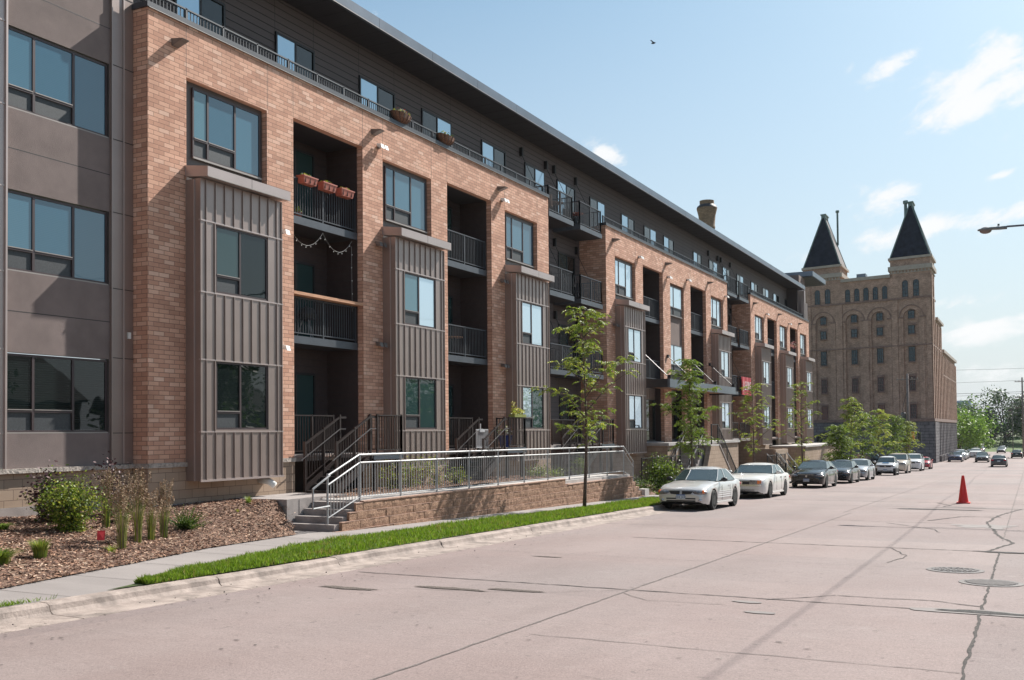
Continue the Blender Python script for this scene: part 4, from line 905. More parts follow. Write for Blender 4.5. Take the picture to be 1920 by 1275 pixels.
w = SK(); bays = [(1.6, 3.72), (5.94, 8.14), (9.74, 11.78), (14.04, 16.2)]
def skface(mb, t0, t1, z0, z1, d, m): mb.face([(t0, d, z0), (t1, d, z0), (t1, d, z1), (t0, d, z1)], m)
edges = [0] + [q for b in bays for q in b] + [34.0]
for a, b in zip(edges[0::2], edges[1::2]): skface(w, a, b, 2.9, 18.3, 0, TBRICK)
skface(w, 0, 34, 18.3, 22.7, 0, TBRICK)
for (a, b) in bays:
    c = (a + b) / 2; r = (b - a) / 2; zs = 17.0; n = 10; skface(w, a, b, 2.9, 18.3, .28, TBRICK)
    pts = [(c + r * math.cos(math.pi * i / n), zs + r * math.sin(math.pi * i / n)) for i in range(n + 1)]
    for i in range(n):
        p, q = pts[i], pts[i + 1]; w.face([(p[0], 0, p[1]), (q[0], 0, q[1]), (q[0], 0, 18.3), (p[0], 0, 18.3)], TBRICK); w.face([(p[0], 0, p[1]), (p[0], .28, p[1]), (q[0], .28, q[1]), (q[0], 0, q[1])], BELT)
    for x in (a, b): w.face([(x, 0, 2.9), (x, .28, 2.9), (x, .28, zs), (x, 0, zs)], TBRICK)
for a, b, z1 in ((0, .62, 19.4), (4.45, 5.3, 19.4), (8.5, 9.35, 16.9), (12.25, 13.2, 19.4), (16.9, 18.2, 22.6)): w.box(a, b, -.16, -.001, 2.95, z1, TBRICK)
for a, b in ((.94, 1.25), (4.05, 4.4), (5.35, 5.7), (11.85, 12.15), (13.3, 13.7), (16.3, 16.7)): w.box(a, b, -.07, -.001, 2.95, 17, TBRICK)
# body volume: flanks and lower wings along the street
w.box(0.02, 34, .3, 6.3, -3.4, 22.6, TBRICK)
for d0, d1, z1 in ((6.3, 17.5, 17.0), (17.5, 47, 13.1)): w.box(.0, 30, d0, d1, -3.6, z1, TBRICK)
w.build('brick_wall', TW)
def archline(mb, c, r, z, d, m, th=.16, n=14):
    for i in range(n):
        a0, a1 = math.pi * i / n, math.pi * (i + 1) / n; P = [(c + rr * math.cos(a), z + rr * math.sin(a)) for rr in (r, r + th) for a in (a0, a1)]
        mb.hexa([(P[0][0], d, P[0][1]), (P[1][0], d, P[1][1]), (P[1][0], d + .1, P[1][1]), (P[0][0], d + .1, P[0][1]), (P[2][0], d, P[2][1]), (P[3][0], d, P[3][1]), (P[3][0], d + .1, P[3][1]), (P[2][0], d + .1, P[2][1])], m)
b = SK()
for (a, c) in bays: archline(b, (a + c) / 2, 1.55, 17.0, -.09, BELT, .14); b.box((a + c) / 2 - 1.9, (a + c) / 2 - 1.1, -.12, -.002, 16.85, 17.05, BELT); b.box((a + c) / 2 + 1.1, (a + c) / 2 + 1.9, -.12, -.002, 16.85, 17.05, BELT)
for z0, z1, p in ((19.46, 19.72, .2), (13.0, 13.2, .2), (2.62, 3.0, .34)): b.box(-.1, 34, -p, -.17, z0, z1, BELT)
b.box(-.25, -.05, -.3, 47, 2.6, 3.0, BELT); b.box(-.12, -.02, -.1, 17.5, 13.0, 13.2, BELT); b.box(-.12, -.02, -.1, 6.4, 19.46, 19.72, BELT); b.box(-.14, -.02, 17.5, 47, 9.6, 9.8, BELT)
b.build('belt_course', TW)
s = SK(); s.box(-.12, 13.7, -.22, 6, -3.6, 2.61, TSTONE); s.box(16.4, 34, -.22, 6, -3.6, 2.61, TSTONE); n = 12; c_ = 15.05; r_ = 1.33; zsp = -.15
for i in range(n):
    a0, a1 = math.pi * i / n, math.pi * (i + 1) / n; p = (c_ + r_ * math.cos(a0), zsp + r_ * math.sin(a0)); q = (c_ + r_ * math.cos(a1), zsp + r_ * math.sin(a1))
    s.hexa([(p[0], -.22, p[1]), (q[0], -.22, q[1]), (q[0], .5, q[1]), (p[0], .5, p[1]), (p[0], -.22, 2.61), (q[0], -.22, 2.61), (q[0], .5, 2.61), (p[0], .5, 2.61)], TSTONE)
for i in range(13):
    a = math.pi * (i + .5) / 13; s.hexa([(c_ + 1.36 * math.cos(a - .1), -.3, zsp + 1.36 * math.sin(a - .1)), (c_ + 1.36 * math.cos(a + .1), -.3, zsp + 1.36 * math.sin(a + .1)), (c_ + 1.36 * math.cos(a + .1), -.2, zsp + 1.36 * math.sin(a + .1)), (c_ + 1.36 * math.cos(a - .1), -.2, zsp + 1.36 * math.sin(a - .1)), (c_ + 2.2 * math.cos(a - .1), -.3, zsp + 2.2 * math.sin(a - .1)), (c_ + 2.2 * math.cos(a + .1), -.3, zsp + 2.2 * math.sin(a + .1)), (c_ + 2.2 * math.cos(a + .1), -.2, zsp + 2.2 * math.sin(a + .1)), (c_ + 2.2 * math.cos(a - .1), -.2, zsp + 2.2 * math.sin(a - .1))], TSTONE)
# side: rough stone piers between recesses
for k in range(14):
    d = 7.2 + k * 2.95; s.box(-.18, .0, d, d + 1.25, -3.8, 2.5, TSTONE); s.box(-.5, .0, d - .05, d + 1.3, -3.8, -2.2, TSTONE)
s.box(-.28, 0, 0, 5.6, -3.8, 2.5, TSTONE)
s.build('stone_base', TW)
sp_ = SK()
for k in range(17):
    d = .1 + k * 2.95 if k else .1; z1 = 22.6 if d < 6 else (16.5 if d < 17 else 12.6); sp_.box(-.16, 0, d, d + 1.0, 3.0, z1, TBRICK); sp_.box(-.07, 0, d + 1.7, d + 2.1, 3.0, z1 - 1.2, TBRICK)
sp_.build('side_pilasters', TW)
dr = SK(); dr.box(13.7, 16.4, .1, .3, -3.2, 1.2, D_); dr.box(13.7, 16.4, .0, .1, -.5, -.3, BLACKP)
for x in (14.3, 15.05, 15.8): dr.box(x - .06, x + .06, .0, .1, -3.1, 1.1, BLACKP)
dr.build('arched_door', TW)
# windows
TG = glassmat('old_window_glass', (.012, .035, .05), (.03, .06, .08), ior=1.5); TG2 = glassmat('old_window_open', (.012, .01, .012), (.05, .03, .025), ior=1.45); TG3 = glassmat('old_window_orange', (.22, .09, .055), (.10, .05, .04), ior=1.4)
def twin(t0, t1, z0, z1, gl, arch=0, name='window', nx=2, nz=2, d=.06):
    f = SK(); g = SK(); fw = .09; k = BLACKP if gl is not TG3 and gl is not TG2 else mat('maroon_frame', (.09, .03, .03), .5)
    f.box(t0, t0 + fw, d, d + .1, z0, z1, k); f.box(t1 - fw, t1, d, d + .1, z0, z1, k); f.box(t0 + fw, t1 - fw, d, d + .1, z0, z0 + fw, k)
    g.box(t0 + fw, t1 - fw, d + .05, d + .08, z0 + fw, z1, gl); f.box(t0 - .05, t1 + .05, d - .12, d - .001, z0 - .16, z0 - .01, BELT)
    if arch:
        c = (t0 + t1) / 2; r = (t1 - t0) / 2; rz = r * arch; n = 10
        P = [(c + r * math.cos(math.pi * i / n), z1 + rz * math.sin(math.pi * i / n)) for i in range(n + 1)]; Q = [(c + (r - fw) * math.cos(math.pi * i / n), z1 + (rz - fw) * math.sin(math.pi * i / n)) for i in range(n + 1)]
        for i in range(n): f.face([(P[i][0], d, P[i][1]), (P[i + 1][0], d, P[i + 1][1]), (Q[i + 1][0], d, Q[i + 1][1]), (Q[i][0], d, Q[i][1])], k)
        g.face([(q[0], d + .05, q[1]) for q in Q], gl)
    else: f.box(t0 + fw, t1 - fw, d, d + .1, z1 - fw, z1, k); f.box(t0 - .08, t1 + .08, d - .1, d - .001, z1 + .01, z1 + .28, BELT)
    for i in range(1, nx): x = lerp(t0, t1, i / nx); f.box(x - .025, x + .025, d + .01, d + .05, z0 + fw, z1 + (r * .8 if arch else -fw), k)
    for i in range(1, nz + (1 if arch else 0)): z = lerp(z0, z1, i / nz); f.box(t0 + fw, t1 - fw, d + .01, d + .05, z - (.05 if i == nz // 2 else .025), z + .03, k)
    o = f.build(name, TW); g.build('pane', o)
for c in (15.1, 10.6, 6.98, 2.66):
    twin(c - .45, c + .45, 16.8, 17.8, TG, .25); twin(c - .45, c + .45, 14.68, 15.85, TG); twin(c - .44, c + .44, 10.86, 12.9, TG, nx=3, nz=4)
    twin(c - .44, c + .44, 6.85, 8.85, TG2, nx=3, nz=4)
for c, g in ((15.1, TG3), (10.6, TG2), (6.95, TG3), (2.6, TG2)): twin(c - .44, c + .44, 3.05, 5.0, g, nx=3, nz=4)
for a, b_, z0, z1 in ((15.5, 16.3, 19.75, 21.5), (13.96, 14.78, 19.75, 21.5), (11.08, 11.8, 19.76, 21.22), (9.75, 10.48, 19.76, 21.22), (8.45, 9.19, 19.76, 21.22), (7.13, 7.86, 19.76, 21.22), (5.83, 6.55, 19.76, 21.22), (3.0, 3.81, 19.78, 21.7), (1.53, 2.34, 19.78, 21.7)): twin(a, b_, z0, z1, TG, 1.0, nx=2, nz=4, d=-.06)
ws = SK()
for k in range(9): d = 18.9 + k * 2.95; ws.box(-.02, .05, d, d + .55, 4.5, 8.9, D_)
for k in range(14): d = 8.6 + k * 2.95; ws.box(-.04, .02, d, d + 1.2, -2.6, 2.0, D_)
ws.build('side_windows', TW)
hl = SK(); GLOW = mat('sky_through_window', (.75, .8, .82), .1, spec=.8)
co = SK()
co.box(5.42, 12.4, -.28, .4, 22.65, 23.1, CORN); co.build('cornice', TW); co = SK(); co.box(7.9 + 1.1, 10.3, 1.2, 3, 23.1, 23.8, FASCIA); co.build('roof_hatch', TW)
co = SK(); co.box(-.35, .0, 6.5, 17.6, 17.0, 17.35, CORN); co.build('cornice', TW); co = SK(); co.box(-.35, .0, 17.601, 47.2, 13.1, 13.55, CORN); co.build('cornice', TW)
def spire(t0, t1, nm):
    o = SK(); o.box(t0, t1, 0.0, 6.4, 22.6, 25.0, TBRICK)
    for i in range(12): x = lerp(t0 + .1, t1 - .3, i / 11); o.box(x, x + .22, -.14, -.001, 23.2, 23.5, CORN)
    o.box(t0 - .28, t1 + .28, -.28, 6.68, 23.5, 24.1, CORN); o.box(t0 - .12, t1 + .12, -.12, 6.52, 23.1, 23.18, CORN)
    for i in range(16): x = lerp(t0 + .1, t1 - .25, i / 15); o.box(x, x + .12, -.06, -.001, 24.7, 24.95, TBRICK)
    o.box(t0 - .25, t1 + .25, -.25, 6.65, 25.0, 25.32, CORN); ob = o.build(nm, TW)
    r = SK(); c = (t0 + t1) / 2; A = [(t0 + .02, .0, 25.33), (t1 - .02, .0, 25.33), (t1 - .02, 6.4, 25.33), (t0 + .02, 6.4, 25.33)]; T1 = (c, 2.2, 32.9); T2 = (c, 4.4, 32.9)
    r.face([A[0], A[1], (c + .14, 2.2, 32.9), (c - .14, 2.2, 32.9)], SLATE); r.face([A[2], A[3], (c - .14, 4.4, 32.9), (c + .14, 4.4, 32.9)], SLATE)
    r.face([A[3], A[0], (c - .14, 2.2, 32.9), (c - .14, 4.4, 32.9)], SIDEB); r.face([A[1], A[2], (c + .14, 4.4, 32.9), (c + .14, 2.2, 32.9)], SIDEB)
    for p, q in ((A[0], (c - .14, 2.15, 32.9)), (A[1], (c + .14, 2.15, 32.9)), (A[2], (c + .14, 4.45, 32.9)), (A[3], (c - .14, 4.45, 32.9))): r.tube([p, q], .1, 6, COPPER)
    r.box(c - .3, c + .3, 2.0, 4.6, 32.75, 33.15, COPPER); r.box(c - .42, c + .42, 1.9, 4.7, 33.15, 33.3, COPPER); r.build('spire', ob)
spire(0, 5.4, 'right_tower' if False else 'tower_top'); spire(12.45, 17.95, 'tower_top')
sk_ = SK(); sk_.tube([(3.45, 3.0, 29), (3.45, 3.0, 33.3)], .22, 10, COPPER); sk_.tube([(3.45, 3.0, 33.3), (3.45, 3.0, 33.7)], .36, 10, COPPER); sk_.build('vent_stack', TW); sk_ = SK(); sk_.tube([(13.6, 5.2, 29), (13.6, 5.2, 33.9)], .15, 10, COPPER); sk_.tube([(13.6, 5.2, 33.9), (13.6, 5.2, 34.2)], .28, 10, COPPER); sk_.build('vent_stack', TW)

# free standing brick chimney behind the apartments
CHB = brickmat('chimney_brick', (.30, .20, .125), (.20, .13, .085), (.16, .12, .09), .22, .075, .01, noise_v=.35)
cm = MB(); cm.lathe([(1.3, 0), (1.18, 27), (1.1, 29.6), (1.22, 29.7), (1.22, 30.0), (1.08, 30.1), (1.08, 31.4), (1.18, 31.5), (1.18, 31.8), (1.12, 31.9), (1.25, 33.4), (1.5, 34.4), (1.5, 34.5)], 28, CHB)
cm.lathe([(1.52, 34.5), (1.42, 34.75), (1.05, 35.05)], 28, SOFFIT); cm.lathe([(1.04, 34.8), (1.06, 35.6), (.98, 35.6)], 28, CHB)
o = cm.build('brick_chimney', None, smooth=True, loc=(146.2, 41.9, 0)); tag(o, 'round brown brick chimney with a flared top rising behind the roof', 'chimney')

# ================================================================== BACKGROUND BUILDINGS
def house(name, x0, x1, y0, y1, z1, m, label, roofm=None, win=True, cat='building'):
    zb = zr(x0) - 1; e = tag(empty(name, (0, 0, 0)), label, cat); w = MB(); w.box(x0, x1, y0, y1, zb, z1, m); w.build('wall', e); r = MB(); r.box(x0 - .15, x1 + .15, y0 - .15, y1 + .15, z1 + .002, z1 + .3, roofm or CORN); r.build('roof', e)
    if win:
        q = MB(); n = max(1, int((y1 - y0) / 3)); 
        for i in range(n): a = y0 + (y1 - y0) * (i + .25) / n; q.box(x0 - .03, x0 - .001, a, a + (y1 - y0) / n * .5, zb + 1.8, z1 - 1, D_)
        q.build('window', e)
house('brick_shop', 262, 276, 12.0, 19, 1.6, REDBRICK, 'low red brick building behind the green trees down the street', win=True)
house('low_office', 330, 350, 13, 34, 3.4, mat('grey_panel', (.30, .32, .35), .7), 'long low grey roofed building glimpsed between the far trees', roofm=mat('white_roof', (.6, .6, .6), .7))
hb = tag(empty('hospital_block', (0, 0, 0)), 'hazy blue grey high building on the horizon above the far trees', 'building'); HZ = mat('hazy_concrete', (.25, .33, .43), .9)  # blue distance haze is mixed into the wall colour
q = MB(); q.box(900, 925, 42, 70, 0, 24, HZ); q.box(905, 925, 56, 66, 24, 32, HZ); q.build('wall', hb); q = MB()
for i in range(8):
    for j in range(6): q.box(899.7, 899.95, 43.5 + i * 3.3, 45.3 + i * 3.3, 6 + j * 3, 7.4 + j * 3, FASCIA)
q.build('window', hb)
# ================================================================== CARS
TYRE = mat('tyre_rubber', (.018, .018, .018), .85, 0, .1, 10); RIMM = mat('alloy_rim', (.45, .45, .46), .3, .8, .05, 5); WHEELW = mat('wheel_well', (.008, .008, .008), .9)
CARGL = glassmat('car_glass', (.008, .016, .018), (.10, .14, .14), ior=1.9); LAMPG = mat('headlight_glass', (.24, .23, .23), .12, .3, .5, 12, spec=.8, coat=1.0); AMBER = mat('amber_lens', (.8, .18, .02), .2, coat=1.0); TAIL = mat('tail_lens', (.5, .01, .01), .2, coat=1.0)
CHROME = mat('chrome', (.6, .6, .61), .15, .9, .04, 5); PLATE = mat('plate_pale', (.55, .6, .62), .5); PLBLUE = mat('plate_blue', (.04, .12, .35), .5); LETT = mat('plate_letters', (.03, .05, .16), .5)
def paint(name, col, metal=.25, rough=.28): return mat('paint_' + name, col, rough, metal, .03, .8, coat=.6)
def wheel(e, x, y, r, w=.2, side=1):
    g = empty('wheel', (0, 0, 0)); g.parent = e
    t = MB(); t.lathe([(r * .62, -w / 2), (r * .93, -w / 2), (r, -w / 2 + .03), (r, w / 2 - .03), (r * .93, w / 2), (r * .62, w / 2)], 26, TYRE, c=(x, y, r), axis='y'); o = t.build('wheel', e, smooth=True)
    bpy.data.objects.remove(g)
    q = MB(); yo = y + side * (w / 2 - .02); q.lathe([(.001, 0), (r * .62, 0)], 22, WHEELW, c=(x, yo - side * .03, r), axis='y', cap=False); q.lathe([(r * .56, -.02), (r * .56, .02), (r * .66, .02), (r * .66, -.02)], 24, RIMM, c=(x, yo, r), axis='y', cap=False); q.lathe([(.001, side * .015), (r * .16, side * .015), (r * .2, 0)], 12, RIMM, c=(x, yo, r), axis='y', cap=False)
    for k in range(6):
        a = k * math.pi / 3 + .3; ca, sa = math.cos(a), math.sin(a); hw = .035
        P = [(ca * r * .12 - sa * hw, sa * r * .12 + ca * hw), (ca * r * .12 + sa * hw, sa * r * .12 - ca * hw), (ca * r * .6 + sa * hw * .8, sa * r * .6 - ca * hw * .8), (ca * r * .6 - sa * hw * .8, sa * r * .6 + ca * hw * .8)]
        q.hexa([(x + p[0], yo - .012, r + p[1]) for p in P] + [(x + p[0], yo + .012, r + p[1]) for p in P], RIMM)
    q.build('rim', o, smooth=True)
SED = dict(L=4.75, W=1.76, H=1.40, hood=.90, nose=.74, belt=.91, trunk=.98, wb=2.72, wf=None, r=.335, ws=.62, rf=-.15, rr=-1.15, rb=-1.75, kind='sedan')
def car(pm, spec, loc, rz, label, group, detail=2, front='plain', grille=True, plate=None, seed=0, body2=None):
    s = dict(SED); s.update(spec); L, W, H, r = s['L'], s['W'], s['H'], s['r']; hL = L / 2; wb = s['wb']; xf = wb / 2 + s.get('shift', .08); xr = xf - wb
    e = empty('parked_car' if group != 'moving' else 'car', loc, rz); e.rotation_euler = (0, (math.atan(.0203) if loc[0] < 120 else math.atan(.009)) * (-1 if abs(abs(rz) - math.pi) < .5 else 1), rz); tag(e, label, 'car', None if group == 'moving' else group)
    keys = [(-hL, s['trunk'] * .62), (-hL + .04, s['trunk'] * .80), (-hL + .16, s['trunk'] * .975), (s['rb'] - .1 if s['kind'] == 'sedan' else -hL + .2, s['trunk']), (s['rb'] + .3, s['belt'] + .02), (s['ws'], s['belt'] + .02), (s['ws'] + .15, s['hood'] + .03), (hL - .7, (s['hood'] + s['nose']) / 2 + .055), (hL - .2, s['nose'] + .015), (hL - .06, s['nose'] - .05), (hL - .01, s['nose'] - .18), (hL, s['nose'] * .66)]
    kx = [k[0] for k in keys]; kz = [k[1] for k in keys]
    def top(x):
        return sum(interp(x + d, kx, kz) for d in (-.05, 0, .05)) / 3 if abs(x) < hL - .1 else interp(x, kx, kz)
    def hw(x):
        t = abs(x) / hL; return W / 2 * (1 - .045 * t ** 2 - .13 * max(0, (t - .80) / .20) ** 2.2)
    N = 76 if detail > 1 else 44; X = [-hL + .004, -hL + .02, -hL + .06] + [-hL + .12 + (L - .24) * i / (N - 1) for i in range(N)] + [hL - .06, hL - .02, hL - .004]
    b = MB(); PI_ = b.mi(pm); DK = b.mi(WHEELW); P2 = b.mi(body2 or pm); rows = []
    for x in X:
        w = hw(x); zt = max(top(x), .5); zb = .20 if abs(x) < hL - .25 else .23; arch = zb
        for cx in (xf, xr):
            d = abs(x - cx); R_ = r + .055
            if d < R_: arch = max(arch, r + math.sqrt(R_ * R_ - d * d) - .01)
        arch = min(arch, zt - .14); sh = zt - .10; mid = max(arch + .02, .52); crown = .035
        sk = .025 * max(0, 1 - abs(x) / hL)
        half = [(0, zb), (w - .24, zb), (w - .24, max(arch, zb + .002)), (w - .045 if arch < .25 else w - .008, arch), (w - .004, min(max(arch + .05, .38), sh - .06)), (w, min(max(arch + .09, .58), sh - .03)), (w - .018, sh), (w - .055, zt - .035), (w - .15, zt), (w * .5, zt + crown * .75), (0, zt + crown)]
        if abs(x) > hL - .10: k = (hL - abs(x)) / .10; half = [(y * (.90 + .10 * k), lerp(max(z, .30) if z < .5 else z, z, k)) for y, z in half]
        rows.append([(x, y, z) for y, z in half])
    nh = len(rows[0])
    for row in rows: b.v += row + [(p[0], -p[1], p[2]) for p in row[-2:0:-1]]
    m = 2 * nh - 2
    for i in range(len(rows) - 1):
        for j in range(m):
            b.f.append((i * m + j, i * m + (j + 1) % m, (i + 1) * m + (j + 1) % m, (i + 1) * m + j))
            b.m.append(DK if j in (0, 1, 2) or j >= m - 3 else (P2 if j in (3, 4) or j in (m - 4, m - 5) else PI_))
    b.f.append(tuple(range(m))); b.m.append(PI_); b.f.append(tuple(reversed(range((len(rows) - 1) * m, len(rows) * m)))); b.m.append(PI_)
    body = b.build('body', e, smooth=True)
    # greenhouse
    ws, rf, rr, rb = s['ws'], s['rf'], s['rr'], s['rb']; zb = s['belt'] + .0; wbt = W / 2 - .13; wt = W / 2 - (.30 if s['kind'] == 'sedan' else .24); zt = H - .085
    nseg = 5; lo = []; up = []
    for i in range(nseg + 1): t = -1 + 2 * i / nseg; lo.append((ws + .10 * (1 - t * t) - .02, t * wbt, zb + .035)); up.append((rf + .05 * (1 - t * t), t * wt, zt))
    sidesN = 5
    for i in range(1, sidesN): t = i / sidesN; lo.append((lerp(ws - .02, rb, t), wbt + .03 * math.sin(math.pi * t), zb + .02)); up.append((lerp(rf, rr, t), wt + .02 * math.sin(math.pi * t), zt + .015 * math.sin(math.pi * t)))
    for i in range(nseg + 1): t = 1 - 2 * i / nseg; lo.append((rb - .07 * (1 - t * t), t * wbt, zb + .035)); up.append((rr - .05 * (1 - t * t), t * wt, zt))
    for i in range(1, sidesN): t = 1 - i / sidesN; lo.append((lerp(ws - .02, rb, t), -wbt - .03 * math.sin(math.pi * t), zb + .02)); up.append((lerp(rf, rr, t), -wt - .02 * math.sin(math.pi * t), zt + .015 * math.sin(math.pi * t)))
    g = MB(); n = len(lo); k = g.mi(CARGL); mid_ = [((a[0] + c[0]) / 2, (a[1] + c[1]) / 2 * 1.018, (a[2] + c[2]) / 2) for a, c in zip(lo, up)]; g.v += lo + mid_ + up
    for i in range(n):
        j = (i + 1) % n; g.f.append((i, j, n + j, n + i)); g.m.append(k); g.f.append((n + i, n + j, 2 * n + j, 2 * n + i)); g.m.append(k)
    g.build('window_glass', e, smooth=True)
    ro = MB(); k = ro.mi(pm); nx, ny = 8, 6; 
    for i in range(nx + 1):
        for j in range(ny + 1):
            u = i / nx; v = -1 + 2 * j / ny; fx = lerp(rf + .05 * (1 - v * v) + .03, rr - .05 * (1 - v * v) - .03, u); ed = 1 - abs(v) ** 4; eu = 1 - abs(2 * u - 1) ** 4
            ro.v.append((fx, v * (wt + .018 * math.sin(math.pi * u) + .012), zt - .018 + .098 * ed * eu ** .6 + .01))
    for i in range(nx):
        for j in range(ny): ro.f.append((i * (ny + 1) + j, (i + 1) * (ny + 1) + j, (i + 1) * (ny + 1) + j + 1, i * (ny + 1) + j + 1)); ro.m.append(k)
    i1 = nseg; i2 = nseg + sidesN
    def pil(ia, w_, off=.012, m_=pm):
        a, c = Vector(lo[ia]), Vector(up[ia]); sg = 1 if a.y > 0 else -1; o_ = Vector((0, sg * off, .004)); d = Vector((w_ / 2, 0, 0)); md = (a + c) / 2; md.y *= 1.018
        ro.face([a + o_ - d, a + o_ + d, md + o_ + d * .9, md + o_ - d * .9], m_); ro.face([md + o_ - d * .9, md + o_ + d * .9, c + o_ + d * .8, c + o_ - d * .8], m_)
    for ia in (i1, 0): pil(ia, .085, .010)
    for ia in (i1 + 2, n - 2 if True else 0): pil(i1 + 2, .07, .010, BLACKP if s.get('blackb') else pm); pil(n - 2, .07, .010, BLACKP if s.get('blackb') else pm); break
    for ia in (i2, i2 + nseg): pil(ia, .22 if s['kind'] == 'sedan' else .14, .010)
    if s['kind'] != 'sedan' and s['kind'] != 'micro': pil(i1 + 4, .09, .010); pil(n - 4, .09, .010)
    ro.build('roof', e, smooth=True)
    for sx, sy in ((xf, 1), (xf, -1), (xr, 1), (xr, -1)): wheel(e, sx, sy * (W / 2 - .115), r, .21, sy)
    fz = s['nose'] - .16
    for sy in (1, -1):
        h = MB(); hwid = s.get('hl', .26)
        if s.get('boxlamp'):
            h.box(hL - .12, hL + .012, sy * .36 if sy > 0 else -.36 - .42, .78 if sy > 0 else -.36, fz - .03, fz + .12, LAMPG); h.box(hL - .06, hL + .016, sy * .72 - .055, sy * .72 + .055, fz - .028, fz + .118, AMBER); h.box(hL - .42, hL - .05, .755 * sy - .02, .755 * sy + .055 * 1 if sy > 0 else -.755 + .02, fz - .03, fz + .12, AMBER)
        else:
            yc = sy * (W / 2 - .32); x_ = hL - .16; h.ell((hL - .175, sy * (W / 2 - .30), fz + .035), (.205, hwid + .03, .095), LAMPG, 14, 8)
            if front == 'amber': h.ell((hL - .17, sy * (W / 2 - .15), fz + .05), (.18, .10, .075), AMBER, 10, 6)
        h.build('headlight', e, smooth=True)
        tl = MB(); tl.ell((-hL + .12, sy * (W / 2 - .24), s['trunk'] * .80), (.125, .2, .09), TAIL, 10, 6); tl.build('tail_light', e, smooth=True)
        mi = MB(); mi.ell((ws - .22, sy * (W / 2 + .09), zb + .09), (.07, .12, .075), BLACKP if front == 'amber' else pm, 10, 6); mi.tube([(ws - .2, sy * (W / 2 - .08), zb + .04), (ws - .22, sy * (W / 2 + .05), zb + .07)], .025, 6, BLACKP); mi.build('mirror', e, smooth=True)
    gr_ = MB()
    if front == 'amber':
        for sy in (1, -1): gr_.hexa([(hL - .03, sy * .04, fz - .035), (hL - .03, sy * .34, fz - .01), (hL + .008, sy * .34, fz - .01), (hL + .008, sy * .04, fz - .035), (hL - .06, sy * .04, fz + .09), (hL - .08, sy * .42, fz + .085), (hL - .012, sy * .42, fz + .085), (hL - .004, sy * .04, fz + .09)], BLACKP)
        for z in (.30, .375): gr_.box(hL - .08, hL - .0, -.5, .5, z, z + .045, BLACKP)
        for sy in (1, -1): gr_.ell((hL - .04, sy * .64, .35), (.05, .075, .055), CHROME, 10, 6)
    elif grille:
        gw = s.get('gw', .42); gr_.box(hL - .06, hL + .006, -gw, gw, fz - .06, fz + .075, BLACKP); gr_.box(hL - .05, hL + .012, -gw - .02, gw + .02, fz + .076, fz + .092, CHROME); gr_.box(hL - .1, hL - .004, -.55, .55, .28, .40, BLACKP); gr_.lathe([(.001, .016), (.055, .016), (.06, .0)], 14, CHROME, c=(hL, 0, fz + .01), axis='x', cap=False)
        if s.get('boxlamp'): gr_.box(hL - .1, hL + .03, -.82, .82, fz - .12, fz - .05, CHROME)
    else: gr_.box(hL - .1, hL - .004, -.55, .55, .28, .42, BLACKP); gr_.box(hL - .06, hL + .004, -.4, .4, fz - .16, fz - .06, BLACKP)
    gr_.build('grille', e)
    pz = .46 if front == 'amber' else .42
    if plate:
        p = MB(); p.box(hL - .03, hL + .022, -.155, .155, pz - .075, pz + .075, PLATE); p.box(hL + .0225, hL + .024, -.15, .15, pz + .04, pz + .07, PLBLUE); textmesh(p, plate, .105, LETT, (hL + .024, 0, pz - .018), (0, 1, 0), (0, 0, 1), .001); p.build('licence_plate', e)
    q = MB(); q.box(-hL - .008, -hL + .03, -.155, .155, s['trunk'] * .62, s['trunk'] * .62 + .14, PLATE); q.build('licence_plate', e)
    if detail > 1:
        dl = MB()
        for sy in (1, -1):
            for x in (ws - .28, (rf + rr) / 2 - .05, xr + .33 if s['kind'] == 'sedan' else xr + .4):
                w = hw(x); dl.box(x - .005, x + .005, sy * w - .004 if sy > 0 else -w - .0025, sy * w + .0025 if sy > 0 else -w + .004, .3, zb - .1, BLACKP)
            w = W / 2 * .995
            for x in ((rf + rr) / 2 + .1, (rf + rr) / 2 - .85): dl.box(x - .09, x + .07, sy * (w - .01) - .016, sy * (w - .01) + .016, zb - .15, zb - .115, pm if s.get('boxlamp') is None else BLACKP)
            if s.get('ribs'):
                for z in (.40, .47, .54, .60): dl.tube([(xr + .42, sy * (hw(xr) - .002), z), (0, sy * (hw(0) + .004), z), (xf - .42, sy * (hw(xf) - .002), z)], .014, 6, pm)
            dl.box(xr + .38, xf - .38, sy * (hw(0) - .03) - .02, sy * (hw(0) - .03) + .02, .19, .25, pm)
        dl.tube([(ws + .14, -.55, zb + .06), (ws + .2, .1, zb + .055)], .012, 5, BLACKP); dl.tube([(ws + .14, .1, zb + .06), (ws + .17, .62, zb + .055)], .012, 5, BLACKP)
        dl.build('trim', e, smooth=True)
    return e
SILV = paint('silver', (.60, .585, .565), .3, .28); WHT = paint('white', (.70, .68, .64), 0, .28); BLK = paint('black', (.004, .005, .008), 0, .2); CHAR = paint('charcoal', (.010, .013, .018), 0, .22); GRY = paint('grey_silver', (.38, .40, .43), .5, .28); TAN = paint('champagne', (.50, .43, .36), .3, .3); WHT2 = paint('cool_white', (.68, .70, .72), 0, .3); CRIM = paint('crimson', (.40, .015, .035), .1, .25); NAVY = paint('navy', (.015, .03, .09), .3, .22); GRND = paint('dark_green', (.02, .035, .03), .3, .25); DKG = paint('dark_grey', (.07, .068, .07), .4, .3)
PI = math.pi
def at(x, y): return (x, y, zr(x) + .008)
G1 = 'cars parked along the kerb'
car(SILV, dict(ribs=1, ws=.78, rf=-.02, rr=-1.0, rb=-1.72, hood=.88, nose=.72, W=1.78, H=1.42), at(34.95, 10.36), PI, 'silver white sedan with amber corner lights and ribbed doors, nearest of the parked row', G1, front='amber', plate='094 JXR')
